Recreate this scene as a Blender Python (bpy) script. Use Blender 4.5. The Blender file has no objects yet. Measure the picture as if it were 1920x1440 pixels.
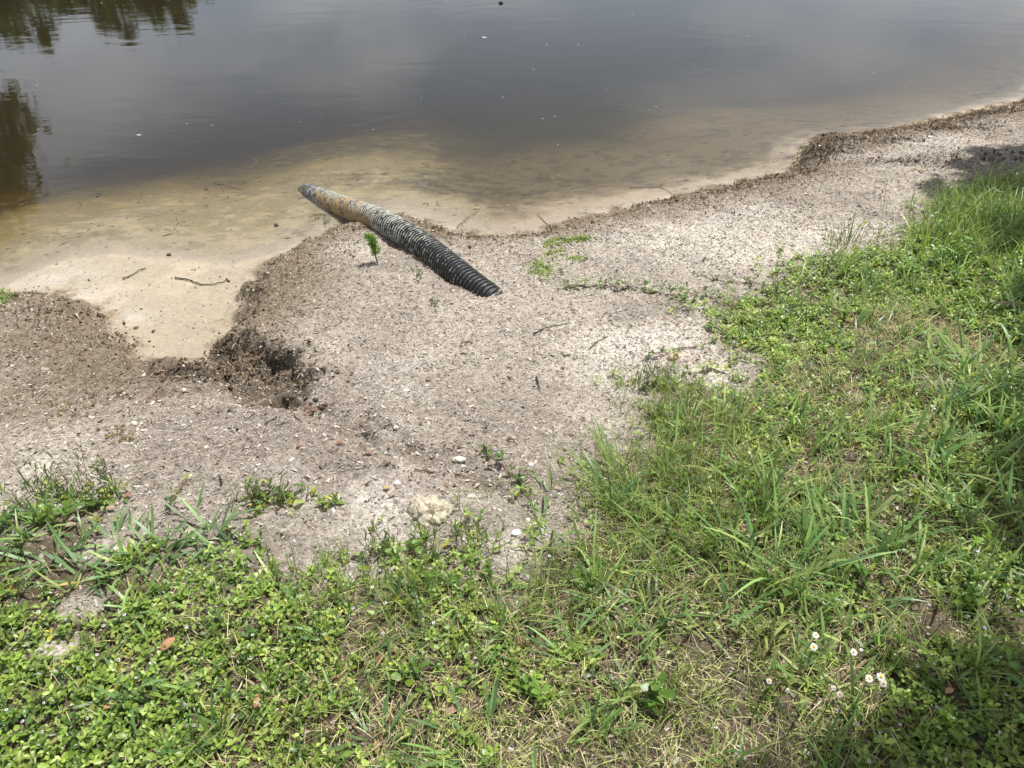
import bpy, math, random
import numpy as np
from mathutils import Vector

# ------------------------------------------------------------------ camera, sky, sun, exposure
scene = bpy.context.scene
PITCH = math.radians(38.0); CAMZ = 1.80; FPX = 1442.0
cam_d = bpy.data.cameras.new('camera'); cam = bpy.data.objects.new('camera', cam_d)
scene.collection.objects.link(cam); scene.camera = cam
cam_d.sensor_width = 36.0; cam_d.lens = 36.0*FPX/1920.0
cam_d.clip_start = 0.05; cam_d.clip_end = 2000.0
cam.location = (0, 0, CAMZ); cam.rotation_euler = (math.pi/2-PITCH, 0, 0)

SUN_AZ = math.radians(40.0)          # to the right of straight ahead (+Y)
SUN_EL = math.radians(67.0)
SUN_DIR = Vector((math.sin(SUN_AZ)*math.cos(SUN_EL), math.cos(SUN_AZ)*math.cos(SUN_EL), math.sin(SUN_EL)))

world = bpy.data.worlds.new('World'); scene.world = world; world.use_nodes = True
nt = world.node_tree; nt.nodes.clear()
out = nt.nodes.new('ShaderNodeOutputWorld'); bg = nt.nodes.new('ShaderNodeBackground')
sky = nt.nodes.new('ShaderNodeTexSky'); sky.sky_type = 'NISHITA'; sky.sun_disc = False
sky.sun_elevation = SUN_EL; sky.sun_rotation = SUN_AZ; sky.dust_density = 1.0; sky.air_density = 1.0
tc = nt.nodes.new('ShaderNodeTexCoord')
sep = nt.nodes.new('ShaderNodeSeparateXYZ'); nt.links.new(tc.outputs['Generated'], sep.inputs[0])
def wmath(op, a, b=None):
    n = nt.nodes.new('ShaderNodeMath'); n.operation = op
    for i, v in enumerate((a, b)):
        if v is None: continue
        if isinstance(v, (int, float)): n.inputs[i].default_value = v
        else: nt.links.new(v, n.inputs[i])
    return n.outputs[0]
den = wmath('MAXIMUM', wmath('ADD', sep.outputs[2], 0.12), 0.05)
cmb = nt.nodes.new('ShaderNodeCombineXYZ')
nt.links.new(wmath('ADD', wmath('DIVIDE', sep.outputs[0], den), -1.6), cmb.inputs[0])
nt.links.new(wmath('DIVIDE', sep.outputs[1], den), cmb.inputs[1])
cmb.inputs[2].default_value = 57.5
cn = nt.nodes.new('ShaderNodeTexNoise'); cn.inputs['Scale'].default_value = 1.15
cn.inputs['Detail'].default_value = 7.0; cn.inputs['Roughness'].default_value = 0.55
nt.links.new(cmb.outputs[0], cn.inputs['Vector'])
cr = nt.nodes.new('ShaderNodeMapRange'); cr.inputs[1].default_value = 0.44; cr.inputs[2].default_value = 0.66; cr.inputs[3].default_value = 0.22; cr.inputs[4].default_value = 1.0
nt.links.new(cn.outputs[0], cr.inputs[0])
cm = nt.nodes.new('ShaderNodeMix'); cm.data_type = 'RGBA'
nt.links.new(cr.outputs[0], cm.inputs[0]); nt.links.new(sky.outputs[0], cm.inputs[6])
cm.inputs[7].default_value = (14.0, 13.7, 13.6, 1)
hz = nt.nodes.new('ShaderNodeMix'); hz.data_type = 'RGBA'
nt.links.new(wmath('POWER', wmath('SUBTRACT', 1.0, wmath('MAXIMUM', sep.outputs[2], 0.0)), 3.2), hz.inputs[0])
nt.links.new(cm.outputs[2], hz.inputs[6]); hz.inputs[7].default_value = (9.6, 11.2, 13.4, 1)
nt.links.new(hz.outputs[2], bg.inputs[0]); bg.inputs[1].default_value = 0.058
nt.links.new(bg.outputs[0], out.inputs[0])

sun_d = bpy.data.lights.new('sun', 'SUN'); sun_d.energy = 5.0; sun_d.angle = math.radians(0.55); sun_d.color = (1.0, 0.965, 0.905)
sun = bpy.data.objects.new('sun', sun_d); scene.collection.objects.link(sun)
sun.location = SUN_DIR*30; sun.rotation_euler = (-SUN_DIR).to_track_quat('-Z', 'Y').to_euler()

vs = scene.view_settings; vs.view_transform = 'Standard'; vs.look = 'None'; vs.exposure = 0.34; vs.gamma = 1.0
vs.use_curve_mapping = False
scene.cycles.max_bounces = 8; scene.cycles.transparent_max_bounces = 16
scene.cycles.use_adaptive_sampling = True

rng = np.random.default_rng(7); random.seed(7)
C = scene.collection

# ------------------------------------------------------------------ pixel of the 1920x1440 photograph -> place on the ground
cp, sp_ = math.cos(PITCH), math.sin(PITCH)
def ray(px, py):
    a = (px-960.0)/FPX; b = -(py-720.0)/FPX
    return np.array((a, cp+b*sp_, -sp_+b*cp))
def flat(px, py, z=0.0):
    d = ray(px, py); t = (z-CAMZ)/d[2]
    return np.array((d[0]*t, d[1]*t))
def flats(pts, z=0.0): return np.array([flat(p[0], p[1], z) for p in pts])

# ------------------------------------------------------------------ noise and distances
def vnoise(x, y, seed=0):
    xi = np.floor(x).astype(np.int64); yi = np.floor(y).astype(np.int64)
    fx = x-xi; fy = y-yi
    fx = fx*fx*fx*(fx*(fx*6-15)+10); fy = fy*fy*fy*(fy*(fy*6-15)+10)
    def h(i, j):
        n = (i*374761393 + j*668265263 + seed*1274126177) & 0xffffffff
        n = ((n ^ (n >> 13))*1274126177) & 0xffffffff
        n = ((n ^ (n >> 16))*2246822519) & 0xffffffff
        return ((n ^ (n >> 15)) & 0xffffff)/float(0xffffff)
    a = h(xi, yi); b = h(xi+1, yi); c = h(xi, yi+1); d = h(xi+1, yi+1)
    return (a+(b-a)*fx)*(1-fy) + (c+(d-c)*fx)*fy
def fbm(x, y, sc, octv=4, seed=0, gain=0.5):
    s = 0; a = 1.0; t = 0
    for o in range(octv):
        s = s + a*vnoise(x*sc+o*17.3, y*sc-o*9.1, seed+o); t += a; a *= gain; sc *= 2.03
    return s/t*2-1
def sstep(a, b, x):
    t = np.clip((x-a)/(b-a), 0, 1); return t*t*(3-2*t)
def inside(x, y, poly):
    r = np.zeros(x.shape, bool); n = len(poly)
    for i in range(n):
        x0, y0 = poly[i]; x1, y1 = poly[(i+1) % n]
        if y0 == y1: continue
        c = ((y0 > y) != (y1 > y)) & (x < (x1-x0)*(y-y0)/(y1-y0)+x0)
        r ^= c
    return r
def distline(x, y, pl, closed=False):
    d = np.full(x.shape, 1e9); n = len(pl)
    for i in range(n if closed else n-1):
        ax, ay = pl[i]; bx, by = pl[(i+1) % n]
        dx, dy = bx-ax, by-ay; L = dx*dx+dy*dy+1e-12
        t = np.clip(((x-ax)*dx+(y-ay)*dy)/L, 0, 1)
        d = np.minimum(d, (x-ax-t*dx)**2+(y-ay-t*dy)**2)
    return np.sqrt(d)
def sdist(x, y, poly):
    d = distline(x, y, poly, True); return np.where(inside(x, y, poly), d, -d)

# ------------------------------------------------------------------ shore lines
bank_px = [(0,548),(60,542),(110,548),(165,572),(205,600),(235,640),(270,668),(320,690),(362,700),(392,668),(425,632),
           (438,600),(455,548),(490,500),(545,468),(600,440),(650,420),(700,404),(760,400),(800,415),(860,432),(930,440),
           (1000,432),(1060,415),(1130,396),(1250,370),(1330,352),(1410,335),(1478,322),(1492,290),(1515,265),(1545,252),(1600,250),
           (1680,238),(1760,222),(1830,207),(1920,188)]
water_px = [(0,538),(60,508),(130,482),(210,470),(290,478),(370,488),(440,490),(500,476),(560,452),(620,428),(660,412),(700,400),(745,395),
            (800,408),(860,425),(930,434),(1000,427),(1060,410),(1130,391),(1250,365),(1330,347),(1410,330),(1474,318),(1488,288),(1512,262),(1545,249),
            (1600,247),(1680,234),(1760,216),(1830,200),(1920,180)]
bankW = np.array([flat(a, b, min(max((b-500)/190, 0), 1)*.075 if a < 500 else 0.0) for a, b in bank_px]); watW = flats(water_px)
def closeland(W):
    l = np.array([(-60,1.2),(-14,1.5),(-6,2.35),(-3.6,2.85)])
    r = np.array([(4.6,6.6),(6.2,8.6),(8.5,11.5),(12,16),(22,24),(60,30),(60,-60),(-60,-60)])
    return np.vstack((l, W, r))
LAND = closeland(bankW); SHORE = closeland(watW)
# smooth straight line of the bank, for the long slope
bl = flats([(0,545),(640,420),(1000,425),(1480,320),(1920,185)])
def inland(x, y):
    yb = np.interp(x, [-60,-6]+list(bl[:,0])+[8,60], [2.0,2.4]+list(bl[:,1])+[10.5,30])
    for _ in range(1): pass
    return (yb-y)*0.93
PIT_A = ([(395,690),(400,655),(440,635),(500,640),(548,652),(560,680),(585,705),(578,730),(556,762),(500,765),(450,752),(410,728)])
PIT_B = ([(455,668),(495,650),(545,655),(556,678),(530,700),(485,698)])
PIT_C = ([(512,728),(548,724),(560,748),(538,760),(514,752)])

CHAN_ = ([(560,750),(610,785),(690,815),(750,850),(830,885),(920,915),(1010,950)])
def height(x, y, feat=True):
    sl = sdist(x, y, LAND); sw = -sdist(x, y, SHORE)          # sw > 0 offshore
    wob = fbm(x, y, 5.0, 3, 11)*0.045 + fbm(x, y, 20.0, 2, 12)*0.026 + fbm(x, y, 9.0, 2, 13)*0.045*sstep(-.5, -.8, x)
    sl = sl + wob*np.clip(1-abs(sl)/0.5, 0, 1)
    D = np.maximum(inland(x, y)+0.15, 0)
    zb = 0.035 + 0.125*np.minimum(D, 2.6) + 0.02*np.maximum(D-2.6, 0)
    gul = sstep(-0.55, -0.8, x)                                # steep banks round the washout on the left
    w = 0.30*(1-gul)+0.17*gul
    w = w*(1-0.62*np.exp(-((x-2.05)**2+(y-4.75)**2)/0.10))
    S = sstep(-0.01, w, sl)
    # pond bed
    shelf = np.interp(x, [-4,-2.4,-1.6,-0.9,-0.4,0.4,1.4,2.6,6], [0.35,0.45,0.75,0.85,0.5,0.25,0.10,0.05,0.05])
    s1 = np.interp(x, [-4,-1.0,-0.3,0.5,2,6], [0.11,0.085,0.085,0.11,0.20,0.20])
    sw2 = np.maximum(sw + fbm(x, y, 2.2, 3, 21)*0.09*sstep(0.1, 0.5, sw), 0)
    depth = s1*np.minimum(sw2, shelf) + np.interp(x, [-2,-1,0,1.2,3], [.20,.17,.13,.15,.24])*np.maximum(sw2-shelf, 0) + .10*np.maximum(sw2-shelf-1.0, 0)
    depth = np.minimum(depth, 1.5 + 0*depth)
    fl = np.where(sw > 0, -depth-0.004*np.clip(sw/0.03,0,1), 0.055*np.maximum(-sw, 0))
    z = fl + (np.maximum(zb, fl)-fl)*S
    land = sstep(0.0, 0.08, sl)
    # lumps
    z = z + land*(fbm(x, y, 3.1, 3, 31)*0.026 + fbm(x, y, 11, 3, 32)*0.011 + fbm(x, y, 38, 2, 33)*0.0075 + fbm(x, y, 90, 2, 39)*0.0050)
    z = z + (1-land)*(fbm(x, y, 9, 3, 34)*0.004 + fbm(x*0.6, y*1.6, 30, 2, 35)*0.0022)
    z = np.where((sw > 0) & (sw < 0.25), np.minimum(z, -0.0022), z)
    if not feat: return z
    # dug pit
    n1 = fbm(x, y, 14, 3, 41)*0.024+fbm(x, y, 55, 2, 42)*0.003
    pa = sstep(-0.025, 0.050, sdist(x, y, pit_a)+n1); pb = sstep(-0.004, 0.016, sdist(x, y, pit_b)+n1*0.9); pc = sstep(-0.002, 0.009, sdist(x, y, pit_c)+n1*0.5)
    rough = fbm(x, y, 26, 3, 43)*0.026
    z = z - pa*(0.045+rough*1.1) - pb*(0.046+rough*.5) - pc*0.050
    # mounds of wrack on the right point, small ridges by the pit
    mx, my = flat(1545, 285, 0.05)
    z = z + 0.05*np.exp(-((x-mx)**2/0.10+(y-my)**2/0.03))*(1+fbm(x, y, 20, 3, 51)*0.6)*land
    for (bx, by, hh, r) in BUMPS:
        z = z + hh*np.exp(-((x-bx)**2+(y-by)**2)/r**2)*(0.8+fbm(x, y, 24, 2, 52))*land
    ch = distline(x, y, CHAN)+fbm(x, y, 8, 3, 54)*.03
    z = z - land*0.020*np.exp(-(ch/.055)**2)*(.6+.9*vnoise(x*9, y*9, 55)) + land*0.010*np.exp(-((ch-.12)/.05)**2)*(.4+fbm(x, y, 14, 2, 56))
    # far banks of the pond
    far = np.maximum(np.maximum(sstep(46, 54, y), sstep(46, 56, abs(x))), sstep(-10.5, -13.5, x)*sstep(7, 11, y))
    z = z*(1-far) + 0.6*far
    return z

def onbank(px, py):
    d = ray(px, py); ts = np.linspace(.8, 7.5, 1400); P = d[None, :]*ts[:, None]
    k = np.argmax(CAMZ+P[:, 2] <= height(P[:, 0], P[:, 1], False)); return P[k, :2]
pit_a, pit_b, pit_c, CHAN = [np.array([onbank(*q) for q in L_]) for L_ in (PIT_A, PIT_B, PIT_C, CHAN_)]
BUMPS = [(*onbank(a_, b_), c_, d_) for a_, b_, c_, d_ in ((955,590,.022,.05),(890,575,.014,.05),(945,548,.012,.05),(330,690,.03,.07),(700,800,.022,.10),(740,840,.016,.09),(600,775,.02,.06),(690,830,.014,.12),(470,560,.012,.10),(240,600,.03,.10),(470,625,.03,.06),(600,690,.02,.05))]
# one sheet: fine where the photograph looks, coarse out to the horizon
def grow(start, step, end, g):
    o = []; v = start; s = step
    while v < end: s *= g; v += s; o.append(v)
    return o
dx = 0.0105
core = np.arange(-2.75, 3.0, dx)
xs = np.array([-v for v in reversed(grow(2.75, dx, 400, 1.12))] + list(core) + grow(core[-1], dx, 3.9, 1.012) )
xs = np.array(list(xs) + grow(xs[-1], 0.02, 400, 1.14))
yc = np.arange(0.30, 4.3, dx)
ys = np.array([-v for v in reversed(grow(-0.30, dx, 400, 1.14))] + list(yc) + grow(4.3-dx, dx, 6.0, 1.012))
ys = np.array(list(ys) + grow(ys[-1], 0.03, 400, 1.14))
GX, GY = np.meshgrid(xs, ys)
GZ = height(GX, GY)
def H(x, y):
    x = np.asarray(x, float); y = np.asarray(y, float)
    i = np.clip(np.searchsorted(xs, x)-1, 0, len(xs)-2); j = np.clip(np.searchsorted(ys, y)-1, 0, len(ys)-2)
    fx = (x-xs[i])/(xs[i+1]-xs[i]); fy = (y-ys[j])/(ys[j+1]-ys[j])
    return (GZ[j,i]*(1-fx)+GZ[j,i+1]*fx)*(1-fy)+(GZ[j+1,i]*(1-fx)+GZ[j+1,i+1]*fx)*fy
def at(px, py, up=0.0):
    """where the line of sight through a photograph pixel meets the ground (or a height above it)"""
    d = ray(px, py); t = 0.5; lo = t
    for k in range(400):
        p = d*t
        if CAMZ+p[2] <= float(H(p[0], p[1]))+up: break
        lo = t; t += 0.03
    hi = t
    for k in range(18):
        m = (lo+hi)/2; p = d*m
        if CAMZ+p[2] <= float(H(p[0], p[1]))+up: hi = m
        else: lo = m
    p = d*hi
    return Vector((p[0], p[1], CAMZ+p[2]))
def ats(pts): return np.array([at(*p)[:2] for p in pts])

# ------------------------------------------------------------------ mesh and material helpers
def mk(name, V, F, mat, cols=None, parent=None, smooth=None, alpha=None):
    V = np.asarray(V, np.float32).reshape(-1, 3); F = np.asarray(F, np.int32)
    me = bpy.data.meshes.new(name); n = F.shape[1]
    me.vertices.add(len(V)); me.vertices.foreach_set('co', V.ravel())
    me.loops.add(F.size); me.loops.foreach_set('vertex_index', F.ravel())
    me.polygons.add(len(F)); me.polygons.foreach_set('loop_start', np.arange(0, F.size, n, dtype=np.int32))
    me.polygons.foreach_set('loop_total', np.full(len(F), n, np.int32))
    if smooth is None: smooth = cols is not None
    me.polygons.foreach_set('use_smooth', np.full(len(F), bool(smooth)))
    me.update(calc_edges=True)
    if cols is not None:
        a = me.attributes.new('col', 'FLOAT_COLOR', 'POINT')
        c = np.ones((len(V), 4), np.float32); c[:, :3] = np.asarray(cols, np.float32).reshape(-1, 3)
        if alpha is not None: c[:, 3] = alpha
        a.data.foreach_set('color', c.ravel())
    me.materials.append(mat)
    o = bpy.data.objects.new(name, me); C.objects.link(o)
    if parent is not None: o.parent = parent
    return o
def tag(o, label=None, cat=None, group=None, kind=None):
    if label: o['label'] = label
    if cat: o['category'] = cat
    if group: o['group'] = group
    if kind: o['kind'] = kind
    return o
def empty(name, loc, rz=0.0):
    o = bpy.data.objects.new(name, None); C.objects.link(o); o.empty_display_size = 0.05
    o.location = loc; o.rotation_euler = (0, 0, rz); return o

def newmat(name):
    m = bpy.data.materials.new(name); m.use_nodes = True; t = m.node_tree; t.nodes.clear()
    o = t.nodes.new('ShaderNodeOutputMaterial'); return m, t, o
def nd(t, typ, **kw):
    n = t.nodes.new(typ)
    for k, v in kw.items():
        if k.startswith('i_'): n.inputs[k[2:].replace('_', ' ')].default_value = v
        else: setattr(n, k, v)
    return n
def leafmat(name, trans=0.4, rough=0.45, spec=0.35, sat=1.0):
    m, t, o = newmat(name)
    a = nd(t, 'ShaderNodeAttribute', attribute_name='col')
    tcn = nd(t, 'ShaderNodeNewGeometry')
    nz = nd(t, 'ShaderNodeTexNoise', i_Scale=160.0, i_Detail=3.0)
    t.links.new(tcn.outputs['Position'], nz.inputs['Vector'])
    mr = nd(t, 'ShaderNodeMapRange'); mr.inputs[3].default_value = 0.72; mr.inputs[4].default_value = 1.28
    t.links.new(nz.outputs[0], mr.inputs[0])
    mul = nd(t, 'ShaderNodeMix', data_type='RGBA', blend_type='MULTIPLY'); mul.inputs[0].default_value = 1.0
    t.links.new(a.outputs['Color'], mul.inputs[6]); t.links.new(mr.outputs[0], mul.inputs[7])
    p = nd(t, 'ShaderNodeBsdfPrincipled'); p.inputs['Roughness'].default_value = rough
    p.inputs['Specular IOR Level'].default_value = spec
    t.links.new(mul.outputs[2], p.inputs['Base Color'])
    if trans > 0:
        tr = nd(t, 'ShaderNodeBsdfTranslucent')
        ht = nd(t, 'ShaderNodeHueSaturation'); ht.inputs['Saturation'].default_value = 1.12; ht.inputs['Value'].default_value = 1.75; ht.inputs['Hue'].default_value = 0.495
        t.links.new(mul.outputs[2], ht.inputs['Color']); t.links.new(ht.outputs[0], tr.inputs[0])
        mx = nd(t, 'ShaderNodeMixShader'); mx.inputs[0].default_value = trans
        t.links.new(p.outputs[0], mx.inputs[1]); t.links.new(tr.outputs[0], mx.inputs[2]); t.links.new(mx.outputs[0], o.inputs[0])
    else: t.links.new(p.outputs[0], o.inputs[0])
    return m
def solid(name, col, rough=0.8, spec=0.3, nscale=60.0, var=0.35, bump=0.0, col2=None):
    m, t, o = newmat(name)
    tcn = nd(t, 'ShaderNodeTexCoord')
    nz = nd(t, 'ShaderNodeTexNoise', i_Scale=nscale, i_Detail=6.0, i_Roughness=0.6)
    t.links.new(tcn.outputs['Object'], nz.inputs['Vector'])
    r = nd(t, 'ShaderNodeValToRGB'); c1 = [c*(1-var) for c in col]; c2 = list(col2) if col2 else [min(1, c*(1+var)) for c in col]
    r.color_ramp.elements[0].position = 0.33; r.color_ramp.elements[1].position = 0.67
    r.color_ramp.elements[0].color = (*c1, 1); r.color_ramp.elements[1].color = (*c2, 1)
    t.links.new(nz.outputs[0], r.inputs[0])
    p = nd(t, 'ShaderNodeBsdfPrincipled'); p.inputs['Roughness'].default_value = rough; p.inputs['Specular IOR Level'].default_value = spec
    t.links.new(r.outputs[0], p.inputs['Base Color'])
    if bump:
        b = nd(t, 'ShaderNodeBump'); b.inputs['Strength'].default_value = 0.8; b.inputs['Distance'].default_value = bump
        t.links.new(nz.outputs[0], b.inputs['Height']); t.links.new(b.outputs[0], p.inputs['Normal'])
    t.links.new(p.outputs[0], o.inputs[0]); return m

# ------------------------------------------------------------------ where things grow
veg_px = [(-700,985),(-200,975),(0,975),(70,965),(130,945),(190,935),(240,955),(300,985),(360,985),(420,975),(480,1000),(560,1010),(640,1020),(700,1045),(760,1050),
          (810,1035),(880,1015),(940,1025),(1000,985),(1050,945),(1095,915),(1085,865),(1110,830),(1170,800),(1195,745),(1205,715),(1270,690),
          (1330,700),(1370,720),(1390,690),(1330,650),(1310,600),(1330,565),(1420,530),(1500,490),(1570,470),(1650,460),(1710,425),(1745,385),(1800,360),
          (1860,345),(1920,335),(2100,290),(2500,220),(3200,500),(3000,1500),(2600,3000),(960,3600),(-900,3000),(-1200,1500)]
VEG = ats(veg_px)
ctrl_px = [ # x, y, frogfruit, fine grass, wide grass, straw, height
 (-200,1250,1,.2,.2,.1,.9),(100,1200,1,.15,.1,.08,.8),(60,1380,1.1,.2,.15,.1,.9),(300,1150,.95,.3,.2,.15,.9),(450,1250,1,.3,.2,.2,.9),(250,1330,1.1,.2,.2,.1,.9),(60,1010,.35,.3,.5,.2,.8),(180,1080,.3,.25,.55,.15,.8),
 (320,1020,.35,.3,.6,.2,.8),(480,1100,.6,.5,.3,.3,1),(600,1060,.55,.7,.2,.25,1),(750,1080,.7,.8,.2,.2,1),(870,1080,.7,.9,.3,.2,1.1),(620,1350,.55,.4,.35,.55,.9),(740,1290,.3,.4,.2,1.0,.8),
 (900,1200,.7,.5,.4,.5,.9),(1000,1350,.4,.6,.3,.9,.9),(1100,1130,.3,.6,.7,.5,1),(1200,950,.2,1.1,.7,.35,1.35),(1260,880,.3,1.0,.5,.35,1.25),(1240,760,.3,.9,.2,.3,1.1),
 (1350,560,.5,.3,.1,.2,.8),(1450,620,1,.2,.2,.1,.9),(1400,690,.9,.2,.1,.1,.9),(1530,740,.3,.5,.35,.9,1),(1400,880,.4,.7,.5,.6,1.1),(1700,620,.25,.3,.4,1.0,1),(1640,520,.9,.3,.3,.15,1),
 (1850,420,.7,1.0,.8,.1,1.6),(1960,430,.6,1.0,.8,.1,1.7),(1790,400,.5,1.0,.5,.1,1.5),(1850,570,.9,.4,.6,.1,1.3),(1850,800,.4,.4,.9,.4,1.1),(1700,800,.3,.4,.7,.7,1),(1600,950,.4,.5,.9,.5,1),(1450,1090,.2,.7,.8,.6,1.1),
 (1750,1130,.6,.5,.6,.4,1),(1550,1240,.2,.8,.4,.9,.9),(1350,1330,.3,.7,.3,.8,.9),(1750,1380,.9,.5,.3,.2,1),(1880,1250,.8,.6,.3,.2,1),(2100,1000,.6,.5,.6,.3,1),(1200,1250,.3,.7,.5,.7,.9),(960,1700,.5,.6,.5,.5,1),(400,1600,.9,.3,.2,.2,.9),(1700,1700,.7,.5,.4,.3,1)]
CTRL = np.array([list(at(c[0], c[1])[:2])+list(c[2:]) for c in ctrl_px])
def species(x, y):
    w = 1.0/(((x[:, None]-CTRL[None, :, 0])**2+(y[:, None]-CTRL[None, :, 1])**2)+0.004)**1.5
    w /= w.sum(1, keepdims=True)
    return w @ CTRL[:, 2:]
bare_px = [(150,1135,.075),(95,1215,.06),(205,1025,.10),(250,1010,.07),(1345,712,.10),(1300,700,.06),(1610,745,.04),(130,1270,.03),(1720,640,.05),(560,1040,.06)]
BARE = [(at(a, b)[0], at(a, b)[1], r) for a, b, r in bare_px]
def vegmask(x, y, soft=0.06):
    s = sdist(x, y, VEG) + fbm(x, y, 6, 3, 61)*0.11 + fbm(x, y, 26, 2, 62)*0.045
    m = sstep(-soft*0.6, soft*1.6, s)**1.3
    m = np.maximum(m, .10*sstep(-.20, -.02, s)*sstep(-.1, .3, fbm(x, y, 13, 2, 64)))
    for bx, by, r in BARE:
        d = np.sqrt((x-bx)**2+(y-by)**2*1.6)+fbm(x, y, 25, 2, 63)*0.02
        m = m*sstep(r*0.45, r, d)
    return m
BX0, BX1, BY0, BY1 = -2.5, 4.2, -0.2, 4.7
def scatter(n):
    return rng.uniform(BX0, BX1, n), rng.uniform(BY0, BY1, n)
def infront(x, y, m=1.22):
    """keep what lies within a step of the photograph's field of view"""
    z = H(x, y); d = y*cp-(z-CAMZ)*sp_
    u = x/np.maximum(d, .05)*FPX; v = (y*sp_+(z-CAMZ)*cp)/np.maximum(d, .05)*FPX
    core_ = (d > .2) & (abs(u) < 960*m+60) & (v > -720*m-60)
    wide_ = (d > .05) & (abs(u) < 960*m*1.75) & (v > -720*m*1.8) & (np.modf(np.abs(np.sin(x*127.1+y*311.7))*4375.85)[0] < .36)
    return core_ | wide_

# ------------------------------------------------------------------ ground colours
x, y, z = GX.ravel(), GY.ravel(), GZ.ravel()
near = (abs(x) < 6) & (y > -1) & (y < 9)
xn, yn = x[near], y[near]
n1 = fbm(xn, yn, 4, 4, 71); n2 = fbm(xn, yn, 16, 3, 72); n3 = fbm(xn, yn, 60, 2, 73)
sl = sdist(xn, yn, LAND)+n2*0.04+n1*.03; sw = -sdist(xn, yn, SHORE)
col = np.tile(np.array((0.370, 0.326, 0.275)), (len(xn), 1))
def lay(c, m):
    global col
    m = np.clip(m, 0, 1)[:, None]; col = col*(1-m)+np.array(c)*m
def blob(px, py, rx, ry=None, z0=None):
    bx, by = at(px, py)[:2] if z0 is None else flat(px, py, z0); ry = ry or rx
    return np.exp(-(((xn-bx)/rx)**2+((yn-by)/ry)**2))
lay((0.255,0.222,0.188), sstep(-0.1, 0.45, n1)*0.8)
lay((0.245,0.212,0.178), sstep(-.15, .4, fbm(xn, yn, 1.6, 4, 75))*.75)
for a in ((560,800,.3,.10),(420,780,.35,.07),(760,900,.25,.10),(880,900,.25,.12),(600,720,.12,.12),(350,850,.3,.1)): lay((0.235,0.20,0.168), blob(*a)*(.7+.5*n2))
lay((0.47,0.43,0.38), sstep(0.05, 0.45, fbm(xn, yn, 2.4, 4, 74))*0.8)
# grey brown organic crust towards the shore
br = sstep(0.55, 0.1, sl+n1*0.12+n2*0.06)
lay((0.195,0.155,0.113), br*0.9)
lay((0.24,0.185,0.125), br*sstep(0.0, 0.5, n2)*0.6)
for a in ((80,640,.5,.28),(60,750,.35,.2),(200,690,.28,.16),(520,560,.30,.22),(560,520,.25,.2)): lay((0.180,0.145,0.103), blob(*a)*(0.85+0.3*n2))
for a in ((1250,640,.28,.14),(1350,710,.14,.1),(1180,640,.2,.08),(1640,430,.35,.1),(1400,480,.35,.15),(1300,440,.5,.2),(75,872,.05,.035),(980,1030,.10,.06),(1700,290,.4,.06)): lay((0.56,0.51,0.445), blob(*a)*(0.85+0.4*n2))
for a in ((480,695,.17,.10),(370,690,.12,.06),(330,695,.08,.05),(595,768,.06,.035)): lay((0.11,0.088,0.065), blob(*a)*(0.95+0.5*n2))
for a in ((430,740,.3,.06),(250,730,.2,.07),(640,805,.14,.06),(720,835,.14,.06),(800,870,.14,.06),(900,910,.14,.06)): lay((0.185,0.150,0.118), blob(*a)*sstep(-.5,.4,n2+n3*.4)*.8)
lay((0.125,0.100,0.074), sstep(-0.02, 0.03, sdist(xn, yn, pit_a)+n2*0.04)*0.9)
# dark wrack on the right point and along the wet rim
for a in ((1560,280,.30,.12,.05),(1650,262,.35,.07,.05),(1800,230,.4,.08,.05)): lay((0.115,0.090,0.062), blob(*a)*(0.9+0.5*n2)*sstep(-.02,.02,sl))
for a in ((1690,305,.28,.10,.08),(1830,300,.35,.09,.1)): lay((0.22,0.19,0.165), blob(*a)*(0.8+0.6*n2))  # soil coloured darker where the tree's shade falls, far right
rim = sstep(-0.01, 0.06, sl)*sstep(0.26, 0.05, sl+n2*0.08)*sstep(-0.75, -0.5, xn)
lay((0.150,0.118,0.085), rim*(0.65+.5*n2)*np.interp(xn, [-.7,0,.6,1.2,1.8], [.4,.55,.3,.6,1.1]))
# thatch and humus under the lawn, darkened for the shaded gaps between leaves
vm = vegmask(xn, yn, 0.12); vm = np.where((yn < 0.6) | (sdist(xn, yn, VEG) > 0.4), np.maximum(vm, 0.8), vm)
lay((0.095,0.074,0.046), vm*0.94)
# washed sand of the delta, pale wet rim
dl = sstep(0.055, -0.075, sl+n2*.07+n3*.03)
lay((0.325,0.282,0.21), dl*sstep(0.2, -0.4, xn))
for a in ((90,520,.25,.12,.01),(180,560,.16,.10,.02),(240,600,.10,.08,.03)): lay((0.40,0.355,0.305), blob(*a)*dl)
lay((0.31,0.27,0.21), dl*sstep(0.0, .45, fbm(xn, yn, 14, 4, 78))*.7*sstep(0.2, -0.4, xn))
lay((0.40,0.33,0.24), dl*sstep(-0.4, 0.2, xn)*1.0)
lay((0.40,0.345,0.205), dl*sstep(.06, .40, sw+n1*.1)*sstep(0.2, -0.4, xn)*.85)
lay((0.40,0.34,0.27), dl*sstep(0.12, 0.0, abs(sw-0.02)+n2*0.04)*0.8*sstep(1.7, 1.2, xn))
lay((0.42,0.36,0.27), dl*sstep(0.1, 0.5, n1)*0.5)
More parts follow.
